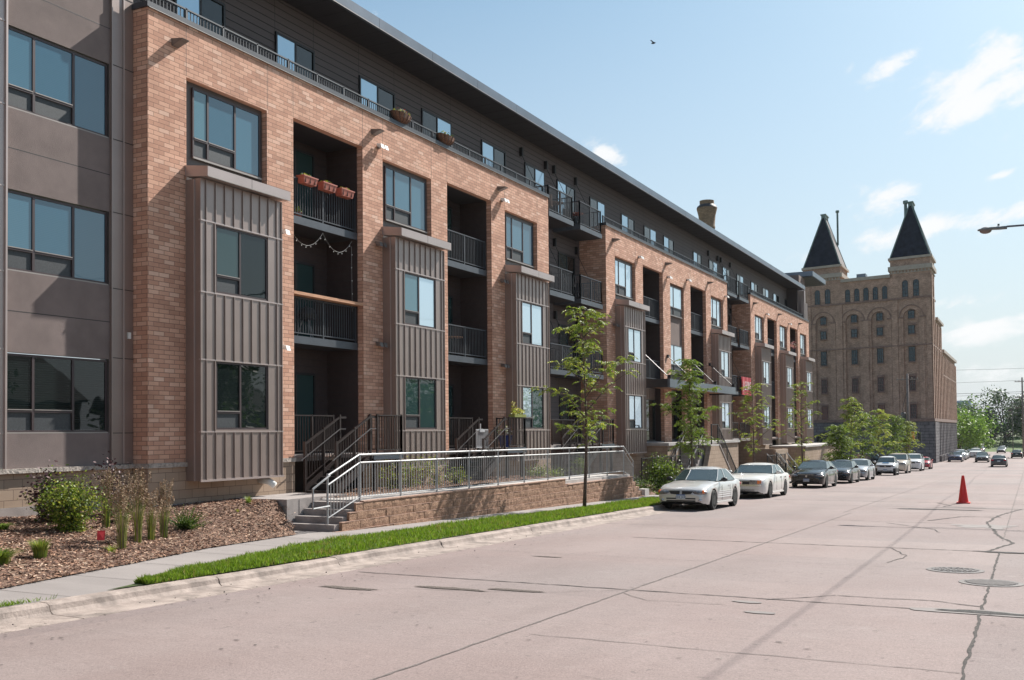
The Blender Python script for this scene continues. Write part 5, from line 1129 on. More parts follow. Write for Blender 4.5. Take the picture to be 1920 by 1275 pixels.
car(WHT, dict(L=5.35, W=1.95, H=1.45, wb=2.92, hood=.95, nose=.80, belt=.97, trunk=1.02, ws=.72, rf=.05, rr=-1.05, rb=-1.65, boxlamp=1, gw=.34, r=.34), at(44.6, 10.72), PI, 'white boxy full size sedan with square headlights parked second in the row', G1)
car(BLK, dict(L=4.86, W=1.83, H=1.47, wb=2.78, hood=.95, nose=.78, belt=.98, trunk=1.05, ws=.85, rf=.05, rr=-1.15, rb=-1.9, blackb=1), at(57.5, 10.6), PI, 'black sedan with a round front badge parked third in the row', G1, plate='324 GXL')
car(CHAR, dict(L=4.6, W=1.8, H=1.42, wb=2.76, hood=.93, nose=.76), at(65.9, 10.55), PI, 'charcoal sedan parked between the black sedan and the grey silver one', G1)
car(GRY, dict(L=4.55, W=1.75, H=1.43, wb=2.65, hood=.93, nose=.76), at(72.8, 10.5), PI, 'grey silver sedan parked just before the tiny white city car', G1)
car(WHT2, dict(L=2.75, W=1.58, H=1.54, wb=1.87, hood=.95, nose=.88, belt=1.0, trunk=1.05, ws=.82, rf=.25, rr=-.85, rb=-1.2, r=.29, kind='micro', shift=.0, blackb=1, hl=.2), at(87.3, 10.35), PI, 'tiny white two seat city car with a blue bonnet sticker', G1, plate='XYZ', body2=BLACKP)
SUV = dict(L=4.7, W=1.9, H=1.76, wb=2.75, hood=1.12, nose=.98, belt=1.15, trunk=1.2, ws=.95, rf=.25, rr=-1.75, rb=-2.15, r=.37, kind='suv')
car(TAN, SUV, at(96.2, 10.5), PI, 'champagne coloured sport utility vehicle parked behind the tiny white car', G1)
car(WHT2, dict(SUV, H=1.70, blackb=1), at(107.6, 10.35), PI, 'white sport utility vehicle parked before the small red car', G1)
car(CRIM, dict(L=4.2, W=1.7, H=1.32, wb=2.5), at(118.6, 10.35), PI, 'small red car parked last in the row before the cross street', G1, grille=False)
car(CHAR, SUV, at(104, 15.0), PI * .5, 'dark vehicle parked behind the trees before the brick building', None, detail=1)
car(NAVY, dict(SUV, H=1.5, belt=1.0, hood=.95, nose=.82), at(157, 9.4), PI, 'navy blue hatchback standing beside the old brick building', G1, detail=1)
car(GRY, dict(SUV, H=1.6), at(170, 9.6), PI, 'silver wagon parked behind the navy hatchback', G1, detail=1)
car(WHT2, SED, at(180, 9.7), PI, 'white car parked third beside the old brick building', G1, detail=1)
car(DKG, SED, at(131.2, 3.2), 0, 'grey sedan driving away with its brake lights on', 'moving', detail=1)
car(BLK, dict(SED, H=1.45), at(155, 5.9), PI, 'black sedan driving toward the camera left of the grey sedan', 'moving', detail=1)
car(WHT2, dict(SUV, H=1.6), at(192, 8.3), PI, 'white pickup like car driving up behind the black sedan', 'moving', detail=1)
car(GRND, dict(SED, H=1.42), at(186, 1.9), 0, 'dark green sedan driving away farther down the street', 'moving', detail=1)
car(CRIM, SED, at(183, -1.3), 0, 'red car at the right edge of the street', 'moving', detail=1)
car(DKG, dict(SED), at(247, 5.6), PI, 'small dark sedan with headlights far down the street', 'moving', detail=1)
for i, (x, y, p, lb) in enumerate(((222, 10.2, BLK, 'black'), (236, 10.3, CHAR, 'charcoal'), (252, 10.4, CRIM, 'maroon'), (270, 10.5, GRY, 'pale grey'))): car(p, SED, at(x, y), PI, 'distant %s car parked in the far row by the trees' % lb, 'far parked cars', detail=1)
car(GRY, SED, at(280, 6), PI, 'pale car farthest down the middle of the street', 'moving', detail=1); car(CRIM, SED, at(292, 4.5), PI, 'reddish car just behind the farthest pale car', 'moving', detail=1)
sb_ = MB(); sb_.hexa([(86.45 - .2, 10.1, zr(86) + .985), (86.45 - .2, 10.6, zr(86) + .985), (86.5 + .02, 10.6, zr(86) + 1.03), (86.5 + .02, 10.1, zr(86) + 1.03), (86.45 - .2, 10.1, zr(86) + .995), (86.45 - .2, 10.6, zr(86) + .995), (86.5 + .02, 10.6, zr(86) + 1.04), (86.5 + .02, 10.1, zr(86) + 1.04)], mat('sticker_blue', (.03, .22, .5), .4))
tag(sb_.build('bonnet_sticker'), 'blue rectangular sticker on the bonnet of the tiny white car', 'sticker')
# ================================================================== TREES AND PLANTS
BARK = mat('bark', (.085, .06, .048), .95, 0, .3, 12, bump=.02, bscale=30); BARK2 = mat('young_bark', (.11, .075, .06), .9, 0, .3, 14, bump=.01, bscale=40)
def leaf2(mb, p, d, s, m, w=.42):
    d = d.normalized(); sd = d.cross(Vector((R.uniform(-1, 1), R.uniform(-1, 1), R.uniform(-.3, 1)))).normalized() * s * w / 2; q = p + d * s
    c = p + d * s * .45; mb.face([p, c + sd, q - Vector((0, 0, s * .18)), c - sd], m)
def street_tree(x, y, h, rad_, label, seed, leaves=1.0, clear=.33, dens=1.0, ms=(0, 0, 1, 3), group='young street trees', lean=.02, sc=1.0):
    R.seed(seed); z = zr(x) + .15; e = tag(empty('street_tree', (x, y, z)), label, 'tree', group)
    t = MB(); n = 9; pts = []; 
    for i in range(n + 1): k = i / n; pts.append(Vector((lean * h * k + .05 * math.sin(k * 7 + seed), .04 * math.sin(k * 5 + seed * 2), h * k * .97)))
    t.tube(pts, [lerp(.065, .008, (i / n) ** .8) * h / 6 for i in range(n + 1)], 8, BARK2)
    lf = MB(); nb = int(17 * dens)
    for b in range(nb):
        k = clear + (1 - clear) * (b + R.random() * .6) / nb; k = min(k, .98); base = pts[0].lerp(pts[-1], k); i = min(n - 1, int(k * n)); base = pts[i].lerp(pts[i + 1], k * n - i)
        a = b * 2.4 + R.uniform(-.5, .5); env = math.sin(math.pi * min(1, .18 + .82 * (1 - (k - clear) / (1 - clear)) ** .85)) if k < .9 else .45
        env = interp((k - clear) / (1 - clear), [0, .15, .4, .75, 1], [.75, 1.0, .85, .55, .22]); L_ = rad_ * env * R.uniform(.55, 1.3); up = R.uniform(.45, 1.15)
        q = [base]; d = Vector((math.cos(a), math.sin(a), up))
        for j in range(5): q.append(q[-1] + d * L_ / 5 * .85 + Vector((R.uniform(-.05, .05), R.uniform(-.05, .05), R.uniform(-.04, .04)))); d.z -= .13
        t.tube(q, [.022 * h / 6, .018 * h / 6, .014, .010, .007, .004], 5, BARK2, cap=False)
        tw = []
        for j in range(1, 6):
            for s_ in range(int(3 * leaves) + (1 if j > 3 else 0)):
                p = q[j] + (q[j - 1] - q[j]) * R.random(); aa = R.uniform(0, 6.28); dd = Vector((math.cos(aa), math.sin(aa), R.uniform(.1, .6))) + d * .3; l = R.uniform(.16, .42) * sc; tw.append((p, p + dd.normalized() * l))
        for (p0, p1) in tw:
            t.tube([p0, p1], .0035, 3, BARK2, cap=False); hue = R.random() * .5 + (.35 if p1.y < 0 else 0)
            for c in range(R.choice((1, 2, 2))):
                aa = R.uniform(0, 6.28); dv = Vector((math.cos(aa), math.sin(aa), .45)); pp = Vector(p1) + (Vector(p0) - Vector(p1)) * R.uniform(0, .5)
                for f in range(R.choice((6, 8, 9))):
                    dv.z -= .15; pp = pp + dv.normalized() * .042 * sc; m = LEAFG[ms[R.randrange(len(ms))]]
                    for sg in (-1, 1):
                        sdv = dv.cross(Vector((0, 0, 1))).normalized() * sg; leaf2(lf, pp, sdv + dv * .5 + Vector((0, 0, -.25 + R.uniform(-.3, .2))), R.uniform(.065, .10) * sc, m, .45)
    t.build('trunk', e, smooth='all'); lf.build('crown', e)
    return e
street_tree(29.3, 12.42, 6.35, 1.95, 'slender young tree in the grass strip in front of the galvanised railing', 11, .95, .30, 1.15)
street_tree(40.4, 12.4, 5.6, 1.45, 'leafy young tree before the entrance canopy behind the silver sedan', 5, 1.3, .27, 1.4, ms=(0, 1, 1, 0))
street_tree(51.0, 12.4, 5.3, 1.35, 'thin young tree by the red banner above the white boxy sedan', 8, .65, .30, .95, ms=(0, 3, 0, 1))
street_tree(63.2, 12.4, 6.1, 1.5, 'thin young tree at the far end of the apartments above the black sedan', 21, .65, .30, .95, ms=(0, 3, 0, 1))
street_tree(78, 12.6, 3.6, .9, 'small bushy tree in front of the arched stone doorway', 33, 1.1, .2, .9, ms=(1, 0, 1), sc=1.5)
street_tree(86.5, 13.0, 6.2, 1.6, 'broad young tree left of the group before the old brick building', 41, .75, .26, 1.0, ms=(0, 3, 1, 0), sc=1.5)
street_tree(93, 13.0, 5.2, 1.5, 'dense young tree second in the group before the old brick building', 47, .85, .24, 1.0, ms=(1, 1, 0, 2), sc=1.6)
street_tree(103, 12.9, 5.8, 1.5, 'yellowish young tree in the middle of the group before the old brick building', 53, .8, .24, 1.0, ms=(0, 3, 0, 3), sc=1.6)
street_tree(114, 12.8, 5.4, 1.6, 'green young tree beside the utility pole before the old brick building', 59, .85, .24, 1.0, ms=(1, 0, 1), sc=1.7)
street_tree(124, 12.6, 5.0, 1.5, 'rightmost young tree turning orange near the corner of the old brick building', 61, .8, .24, 1.0, ms=(0, 3, 3, 1), sc=1.7)

def big_tree(x, y, h, w, label, seed, ms, z=None, group='far trees', n=2600, s=.55, name='tree', trunk=.2, low=.22):
    R.seed(seed); z = zfar(x, y) if z is None else z; e = tag(empty(name, (x, y, z)), label, 'tree', group); t = MB()
    t.tube([(0, 0, -.3), (0, 0, h * .3), (.1 * w, .05 * w, h * .55)], [h * .03, h * .024, h * .01], 8, BARK)
    cl = MB(); cen = []
    for i in range(15):
        a = R.uniform(0, 6.28); k = R.random() ** .5; zz = h * R.uniform(low + .12, .92); rr = w * .5 * k * math.sin(math.pi * min(1, (zz / h - low + .12) / (1.1 - low))) ** .6; c = (math.cos(a) * rr, math.sin(a) * rr, zz); cen.append((c, w * R.uniform(.13, .24), R.randrange(len(ms))))
        t.tube([(0, 0, h * R.uniform(.2, .4)), (c[0] * .5, c[1] * .5, c[2] * .75), c], [h * .014, h * .009, h * .003], 5, BARK, cap=False)
    for i in range(n):
        c, r, mi_ = cen[R.randrange(len(cen))]; d = Vector((R.gauss(0, 1), R.gauss(0, 1), R.gauss(0, .8))).normalized() * r * (.45 + .65 * R.random())
        leafquad(cl, (c[0] + d.x, c[1] + d.y, c[2] + d.z), s * R.uniform(.6, 1.4), LEAFF[ms[mi_] if R.random() < .75 else R.choice(ms)], .7)
    t.build('trunk', e, smooth='all'); cl.build('crown', e); return e
LEAFF = [leafmat('far_leaf_%d' % i, c, .3) for i, c in enumerate(((.055, .10, .025), (.10, .18, .03), (.035, .06, .022), (.07, .09, .045), (.16, .26, .04)))]
big_tree(205, 12.5, 8.2, 13, 'bright green tree just right of the old brick building', 3, (4, 1, 4), n=3600, s=.5)
big_tree(216, 12.5, 7.5, 9, 'second bright green tree behind the bright green one', 6, (1, 4), n=2200, s=.5)
big_tree(246, 11.2, 6.0, 8, 'rounded mid green tree over the far parked cars', 4, (1, 0, 4), n=2200, s=.5)
big_tree(255, 16.5, 13, 12, 'tall dark tree standing behind the bright green trees', 9, (0, 1), n=3000, s=.6)
big_tree(265, 22, 13.5, 12, 'tall dark tree at the left end of the far tree line', 10, (0, 2, 1), n=2600, s=.6)
big_tree(300, 16, 13.8, 13, 'feathery tree rising under the hazy building', 12, (0, 3, 1), n=2600, s=.6)
big_tree(318, 13, 10.5, 18, 'low wide dark tree in the middle of the tree line', 14, (2, 0), n=2600, s=.7)
big_tree(340, 20, 12.5, 20, 'low wide grey green tree below the hazy building', 15, (3, 0), n=2600, s=.7)
big_tree(300, 5.8, 15.8, 17, 'large grey green willow like tree on the grassy bank', 16, (3, 2, 0), n=4200, s=.55)
big_tree(300, -2.2, 15, 16, 'large dark tree at the right edge of the bank', 17, (2, 3, 0), n=4200, s=.55)
big_tree(292, 8.6, 7.5, 9, 'small dark round tree on the grassy bank', 18, (2, 0), n=1800, s=.5)
big_tree(330, 2, 14, 18, 'dark tree behind the two large trees on the bank', 19, (2, 3), n=2400, s=.7)
big_tree(345, -8, 14, 20, 'broad dark tree farthest right behind the bank', 20, (2, 3), n=2000, s=.7)
big_tree(232, 13, 4.2, 9, 'dark low hedge like tree below the bright green trees', 22, (2, 0), n=1600, s=.45, low=0)
BANK = mat('bank_grass', (.075, .12, .025), .95, 0, .35, .25)
bk = MB(); k = bk.mi(BANK); N1, N2 = 26, 10
for i in range(N1 + 1):
    for j in range(N2 + 1):
        yy = -40 + 56 * i / N1; xx = 268 + 60 * j / N2; bk.v.append((xx, yy, zr(268) - .25 + 3.4 * (j / N2) ** .8 * (1 if yy < 8 else max(0, 1 - (yy - 8) / 8)) + noise.noise(Vector((xx * .1, yy * .1, 0))) * .3))
for i in range(N1):
    for j in range(N2): bk.f.append((i * (N2 + 1) + j, i * (N2 + 1) + j + 1, (i + 1) * (N2 + 1) + j + 1, (i + 1) * (N2 + 1) + j)); bk.m.append(k)
struct(bk.build('grass_bank'))
# trees and houses across the street, seen in the window reflections
HS = [mat('clapboard_%d' % i, c, .8, 0, .1, 2) for i, c in enumerate(((.30, .28, .25), (.22, .12, .09), (.32, .32, .34)))]; SHG = mat('shingles', (.07, .065, .06), .9, 0, .3, 3)
for i, (x, lb) in enumerate(((30, 'grey'), (48, 'brick red'), (68, 'pale'), (90, 'beige'), (112, 'rusty'))):
    e = tag(empty('gabled_house', (x, -33, zr(x))), '%s gabled house across the street behind the trees' % lb, 'house', 'houses across the street'); w = MB(); w.box(-5, 5, -5, 5, -1, 5.5, HS[i % 3]); w.face([(-5, -5, 5.5), (-5, 5, 5.5), (-5, 0, 9)], HS[i % 3]); w.face([(5, -5, 5.5), (5, 5, 5.5), (5, 0, 9)], HS[i % 3]); w.build('wall', e)
    r = MB(); r.hexa([(-5.4, 5.4, 5.3), (5.4, 5.4, 5.3), (5.4, 0, 9.2), (-5.4, 0, 9.2), (-5.4, 5.4, 5.5), (5.4, 5.4, 5.5), (5.4, 0, 9.4), (-5.4, 0, 9.4)], SHG); r.hexa([(-5.4, -5.4, 5.3), (5.4, -5.4, 5.3), (5.4, 0, 9.2), (-5.4, 0, 9.2), (-5.4, -5.4, 5.5), (5.4, -5.4, 5.5), (5.4, 0, 9.4), (-5.4, 0, 9.4)], SHG); r.build('roof', e)
    for q in (-3, 0, 3): v = MB(); v.box(q - .6, q + .6, 5.01, 5.06, 1.2, 2.8, D_); v.build('window', e)
for i, (x, y, h, w) in enumerate(((-45, -12, 12, 13), (-40, 3, 12, 12), (-38, 14, 11, 12), (-25, -20, 11, 12), (-5, -22, 10, 12), (22, -20, 9, 9), (38, -23, 10, 10), (56, -22, 10, 11), (73, -24, 11, 11), (92, -23, 10, 12), (115, -26, 11, 12), (140, -26, 11, 13))):  # trees behind the camera are unseen, added to block low sky light
    big_tree(x, y, h, w, ['added sky blocking tall birch', 'added sky blocking wide poplar', 'added sky blocking low willow', 'added sky blocking leaning ash', 'added sky blocking dark elm', 'rounded maple', 'spreading elm', 'leafy oak', 'full ash', 'broad linden', 'tall hackberry', 'dense boxelder'][i] + ' tree across the street', 70 + i, (0, 1, 2), n=3200, s=.34, group='trees across the street')

big_tree(41.5, -6.6, 9.5, 7, 'leafy tree just outside the right edge shading the road', 90, (0, 1, 2), n=2500, s=.3, group='trees across the street')
# shrubs and grasses of the planting bed
def mzz(x, y):
    if x < 18.7: return mz(x, y)
    if x < 38.7 and y > 15.3: return interp(x, [18.7, 33, 38.6], [.04, .03, -.35])
    return lerp(zr(x) + .16, max(zr(x) + .3, zmulch(x, y)), min(1, max(0, (y - 14.1) / 2.2)))
def shrub(x, y, r, h, label, ms, n=1500, s=.05, name='shrub', base=.25, group=None, stems=16):
    e = tag(empty(name, (x, y, mzz(x, y) - .01)), label, 'shrub', group); st = MB(); f = MB(); tips = []
    for i in range(stems):
        a = R.uniform(0, 6.28); k = math.sqrt(R.random()); tip = Vector((math.cos(a) * r * k, math.sin(a) * r * k, h * (1 - .45 * k * k) * R.uniform(.8, 1.08))); m1 = tip * .5; m1.x *= .7; m1.y *= .7
        st.tube([(0, 0, -.02), m1, tip], [.009, .006, .003], 4, BARK2, cap=False); tips.append((m1, tip))
    for i in range(n):
        m1, tip = tips[R.randrange(len(tips))]; t = R.random(); p = (Vector((0, 0, 0)).lerp(m1, base + (1 - base) * t * 2) if t < .35 else m1.lerp(tip, (t - .3) / .7)); sp = .09 * r / .4
        leafquad(f, (p.x + R.gauss(0, sp), p.y + R.gauss(0, sp), max(.03, p.z + R.gauss(0, sp * .8))), s * R.uniform(.6, 1.4), ms[R.randrange(len(ms))], .6)
    st.build('stem', e); f.build('foliage', e); return e
R.seed(99)
shrub(12.96, 15.75, .56, 1.02, 'round bright green shrub by the stone band at the left', [LEAFG[0], LEAFG[1], LEAFG[0], LEAFG[3], LEAFG[2]], 5200, .05, stems=34)
shrub(13.35, 16.75, .45, 1.02, 'purple leaved shrub behind the bright green shrub', [PURP, PURP, LEAFG[2]], 1800, .07)
shrub(14.75, 16.75, .45, 1.15, 'purple leaved shrub behind the tall grasses', [PURP], 900, .06)
shrub(14.5, 16.15, .26, .5, 'dark green low shrub between the grass clumps', [LEAFG[2], LEAFG[1]], 900, .04)
def tussock(x, y, r, h, n, label, ms, plume=0, name='ornamental_grass', group='ornamental grass clumps', spread=.5, w=.008):
    e = tag(empty(name, (x, y, mzz(x, y) - .01)), label, 'grass', group); b = MB(); pl_ = MB()
    for i in range(n):
        a = R.uniform(0, 6.28); k = R.random(); x0, y0 = math.cos(a) * r * .35 * k, math.sin(a) * r * .35 * k; L_ = h * R.uniform(.55, 1.0) * (.78 if plume else 1); o = spread * R.uniform(.3, 1) * L_; dx, dy = math.cos(a) * o, math.sin(a) * o; px, py = -math.sin(a) * w, math.cos(a) * w; m = R.choice(ms)
        P = [(x0 + dx * t * t, y0 + dy * t * t, L_ * (t - .28 * t * t * spread * 2)) for t in (0, .4, .75, 1)]
        for q in range(3): u = 1 - q * .3; v = 1 - (q + 1) * .3; b.face([(P[q][0] - px * u, P[q][1] - py * u, P[q][2]), (P[q][0] + px * u, P[q][1] + py * u, P[q][2]), (P[q + 1][0] + px * v, P[q + 1][1] + py * v, P[q + 1][2]), (P[q + 1][0] - px * v, P[q + 1][1] - py * v, P[q + 1][2])], m)
    for i in range(plume):
        a = R.uniform(0, 6.28); o = R.uniform(0, .24) * h; tx_, ty_ = math.cos(a) * o, math.sin(a) * o; zt = h * R.uniform(.72, 1.08); pl_.tube([(0, 0, 0), (tx_ * .5, ty_ * .5, zt * .6), (tx_, ty_, zt)], [.003, .0025, .001], 3, LEAFG[1] if i % 2 else PLUME, cap=False)
        for j in range(40): t = .66 + .34 * R.random(); leafquad(pl_, (tx_ * t + R.gauss(0, .02 * (1.15 - t) * 3), ty_ * t + R.gauss(0, .02 * (1.15 - t) * 3), zt * t), .045, PLUME, .3)
    b.build('blades', e)
    if plume: pl_.build('plumes', e)
    return e
GB = [LEAFG[0], LEAFG[1], LEAFG[0], LEAFG[3]]
tussock(10.9, 13.95, .28, .42, 420, 'small bushy light green grass clump near the left edge of the sidewalk', GB, spread=.45)
for i, (x, y, h, lb) in enumerate(((13.85, 15.85, 1.05, 'tall plumed grass just right of the bright green shrub'), (12.7, 14.15, 1.15, 'tall plumed grass nearest the sidewalk'), (13.33, 14.45, 1.25, 'tallest plumed grass in the middle of the bed'), (13.8, 14.62, .95, 'thin plumed grass right of the tallest one'), (14.2, 14.7, 1.0, 'rightmost plumed grass beside the dark juniper'))): tussock(x, y, .22, h * 1.05, 150, lb, [LEAFG[1], LEAFG[3], LEAFG[2], LEAFG[0], PLUME], 34 if i != 3 else 14, spread=.2, w=.0042)
tussock(17.9, 15.9, .2, .28, 90, 'small green grass tuft on the mulch mound below the bay window', GB, name='grass_tuft'); tussock(17.2, 15.6, .1, .12, 30, 'tiny yellow grass tuft on the mulch', [LEAFG[3]], name='grass_tuft')
tussock(10.0, 13.7, .4, .5, 260, 'long leaved green plant cut by the left edge', [LEAFG[0], LEAFG[1]], spread=.9, w=.014, name='daylily'); tussock(12.0, 16.4, .35, .3, 200, 'low green plant by the wall at the left edge', [LEAFG[1], LEAFG[0]], spread=1.2, w=.014, name='daylily'); tussock(12.25, 13.9, .2, .25, 60, 'sparse yellow green tuft beside the red flag', [LEAFG[3], LEAFG[0]], spread=.8, name='grass_tuft')
def juniper(x, y, r, label):
    e = tag(empty('juniper', (x, y, mzz(x, y))), label, 'shrub', 'dark junipers'); f = MB()
    for i in range(90):
        a = R.uniform(0, 6.28); el = R.uniform(.15, 1.2); L_ = r * R.uniform(.6, 1.15); d = Vector((math.cos(a) * math.cos(el), math.sin(a) * math.cos(el), math.sin(el)))
        for j in range(26): t = j / 26; p = d * L_ * t; dd = (d + Vector((R.uniform(-.8, .8), R.uniform(-.8, .8), R.uniform(-.3, .8)))).normalized(); leaf2(f, p, dd, .075 * (1.1 - t * .6), LEAFG[2] if R.random() < .75 else LEAFG[1], .3)
    f.build('foliage', e); return e
juniper(15.15, 15.1, .52, 'dark green spreading juniper on the mulch right of the tall grasses')
R.seed(5)
for i, (x, y, r, h, lb) in enumerate(((24.2, 16.2, .55, .95, 'pale green flowering shrub behind the railing, left one'), (25.2, 16.3, .6, .85, 'pale green flowering shrub behind the railing, second one'), (26.6, 16.2, .55, .95, 'pale green flowering shrub behind the railing, third one'), (27.3, 15.9, .4, .5, 'low pale shrub behind the railing, fourth one'))): shrub(x, y, r, h, lb, [LEAFG[3], LEAFG[0], PLUME, LEAFG[1]], 900, .055, group='shrubs behind the railing')
for i, (x, y, r, h, lb) in enumerate(((33.0, 15.8, .5, .4, 'low green ground shrub behind the railing near the young tree'), (34.6, 15.9, .6, .35, 'low green ground shrub behind the railing past the young tree'), (36.6, 15.7, .35, .9, 'small pale shrub at the far end of the railing'))): shrub(x, y, r, h, lb, [LEAFG[1], LEAFG[0]], 600, .06, group='shrubs behind the railing')
shrub(43.2, 14.6, .85, 1.55, 'round glossy green bush in front of the low black railing', [LEAFG[1], LEAFG[2], LEAFG[0]], 4200, .095, stems=34)
shrub(40.8, 14.6, .75, .55, 'dark spreading bush at the far end of the retaining wall', [LEAFG[2], LEAFG[2], LEAFG[1]], 1400, .06); shrub(42.4, 14.2, .7, .5, 'dark low bush beside the round glossy one', [LEAFG[2], LEAFG[1]], 1000, .06)
tussock(40.6, 13.9, .3, .3, 120, 'yellow green low grass by the end of the retaining wall', [LEAFG[3], LEAFG[0]], spread=1.0); tussock(44.9, 14.3, .3, 1.1, 100, 'dry tan grass behind the silver sedan windscreen', [LEAFG[3], PLUME], 30, spread=.25)
shrub(66.5, 14.3, .8, .7, 'dark shrub by the white boxy sedan rear', [LEAFG[2], LEAFG[1]], 900, .08); shrub(71.5, 14.1, .7, 1.5, 'yellow green shrub behind the black sedan', [LEAFG[3], LEAFG[0]], 1200, .1); shrub(92.5, 15.5, .7, 3.6, 'narrow green climbing shrub at the far corner of the apartments', [LEAFG[1], LEAFG[0]], 1400, .13)
cu_ = MB(); cu_.box(39.25, 39.75, 13.98, 14.3, zr(39) + .1, zr(39) + .42, CONC); tag(cu_.build('concrete_block'), 'small pale concrete block at the end of the retaining wall', 'block')
e = tag(empty('marking_flag', (11.92, 13.86, mz(11.92, 13.86))), 'small red marking flag stuck in the mulch', 'flag'); p = MB(); p.tube([(0, 0, -.05), (.02, 0, .34)], .003, 4, GALV); p.build('wire', e); p = MB(); p.hexa([(.0, 0, .22), (.11, -.05, .21), (.11, -.047, .21), (.0, .003, .22), (.01, 0, .38), (.14, -.04, .37), (.14, -.037, .37), (.01, .003, .38)], mat('flag_red', (.55, .02, .03), .6)); p.build('flag', e)

# ================================================================== STREET OBJECTS
e = tag(empty('traffic_cone', at(42.05, 2.28)), 'bright red traffic cone standing alone in the middle of the road', 'cone'); CR = mat('cone_red', (.75, .035, .025), .45, 0, .05, 4)
p = MB(); p.hexa([(-.24, -.24, 0), (.24, -.24, 0), (.24, .24, 0), (-.24, .24, 0), (-.23, -.23, .045), (.23, -.23, .045), (.23, .23, .045), (-.23, .23, .045)], CR); p.build('base', e); p = MB(); p.lathe([(.19, .045), (.18, .07), (.05, 1.02), (.045, 1.05), (.03, 1.05)], 24, CR); p.build('cone', e, smooth=True)
# street lamp reaching in from the right
e = tag(empty('street_lamp', (38.0, -6.2, zr(38))), 'grey cobra head street lamp reaching in from the right edge', 'street lamp')
def rel(p): return (p[0] - 38.0, p[1] + 6.2, p[2] - zr(38))
p = MB(); p.tube([(0, 0, 0), (0, 0, 8.0), (0, .02, 8.6)], [.12, .08, .07], 12, GALV); p.build('pole', e, smooth='all')
ZL = 8.42
p = MB(); p.tube([rel((38, -6.2, 7.5)), rel((38, -4, 8.35)), rel((38, -1.0, ZL - .30)), rel((38, -.1, ZL + .02)), rel((38, .55, ZL + .03))], .035, 8, FASCIA); p.tube([rel((38, -6.2, 8.6)), rel((38, -2, ZL + .06)), rel((38, -.4, ZL + .04))], .02, 6, FASCIA); p.tube([rel((38, -.75, ZL + .03)), rel((38, -.8, ZL - .2))], .02, 6, FASCIA); p.build('arm', e)
LG = mat('lamp_housing', (.20, .215, .225), .5, .3); p = MB(); c = rel((38, 1.0, ZL))
def loftlamp(mb, sec, m, n=14):
    b0 = len(mb.v); k = mb.mi(m)
    for (yy, w_, zt, zb_) in sec:
        for i in range(n): t = 2 * math.pi * i / n; s_ = math.sin(t); mb.v.append((c[0] + w_ * math.cos(t), c[1] + yy, c[2] + (zt * s_ if s_ > 0 else zb_ * -s_)))
    for j in range(len(sec) - 1):
        for i in range(n): mb.f.append((b0 + j * n + i, b0 + j * n + (i + 1) % n, b0 + (j + 1) * n + (i + 1) % n, b0 + (j + 1) * n + i)); mb.m.append(k)
    mb.f.append(tuple(b0 + i for i in range(n))); mb.m.append(k); mb.f.append(tuple(b0 + (len(sec) - 1) * n + i for i in reversed(range(n)))); mb.m.append(k)
loftlamp(p, [(-.46, .05, .05, -.06), (-.25, .08, .06, -.06), (0, .13, .065, -.045), (.25, .14, .05, -.05), (.40, .09, .02, -.05), (.45, .03, -.0, -.04)], LG); p.build('housing', e, smooth='all')
p = MB(); p.ell((c[0], c[1] + .2, c[2] - .04), (.11, .2, .12), mat('amber_glass', (.22, .15, .13), .25, coat=.6), 14, 8); p.build('lens', e, smooth='all'); p = MB(); p.lathe([(.035, .06), (.035, .12)], 10, BLACKP, c=(c[0], c[1] - .2, c[2] + .02)); p.build('photocell', e)
# utility poles and wires
WOODP = mat('pole_wood', (.20, .165, .15), .9, 0, .2, 5)
def upole(x, y, h, label, arms, tr=False):
    e = tag(empty('utility_pole', (x, y, zr(x))), label, 'utility pole', 'utility poles'); p = MB(); p.tube([(0, 0, -.3), (0, 0, h)], [.17, .12], 10, WOODP); p.build('pole', e, smooth='all')
    for z in arms:
        a = MB(); a.box(-.06, .06, -1.2, 1.2, z, z + .12, WOODP); 
        for q in (-1.1, -.5, .5, 1.1): a.lathe([(.05, .12), (.05, .3)], 6, CORN, c=(0, q, z))
        a.build('crossarm', e)
    if tr: a = MB(); a.lathe([(.28, 0), (.3, .05), (.3, .85), (.2, .95)], 14, DKG, c=(0, .5, h * .5)); a.tube([(0, .5, h * .5 + .9), (0, .6, h * .62), (0, .1, h * .8)], .03, 5, BLACKP); a.build('transformer', e)
    return e
upole(125, 12.45, 10.8, 'grey utility pole with a transformer standing before the old brick building', (10.1,), True)
upole(200, .98, 14.0, 'tall utility pole with crossarms near the right edge', (13.2, 10.4, 8.6), False)
e = tag(empty('light_pole', (205, 2.7, zr(205))), 'double headed light pole left of the tall utility pole', 'street lamp'); p = MB(); p.tube([(0, 0, 0), (0, 0, 9.7)], [.09, .06], 8, DKG); p.build('pole', e); p = MB(); p.box(-.2, .2, -.6, .25, 9.65, 9.8, DKG); p.box(-.2, .2, -.9, .6, 8.5, 8.65, DKG); p.ell((0, .4, 8.35), (.3, .35, .2), DKG); p.build('lamp_head', e)
WIRE = mat('power_cable', (.16, .17, .18), .6)
wires = [((200, .3, 10.3), (180, 60, 9.2)), ((200, .3, 12.4), (180, 60, 12.2)), ((200, .3, 8.0), (180, 60, 6.6)), ((200, .3, 8.3), (180, 60, 7.4)), ((200, .3, 6.3), (180, 60, 5.2)), ((200, .3, 6.0), (180, 60, 4.7)), ((200, .3, 4.6), (180, 60, 3.5))]
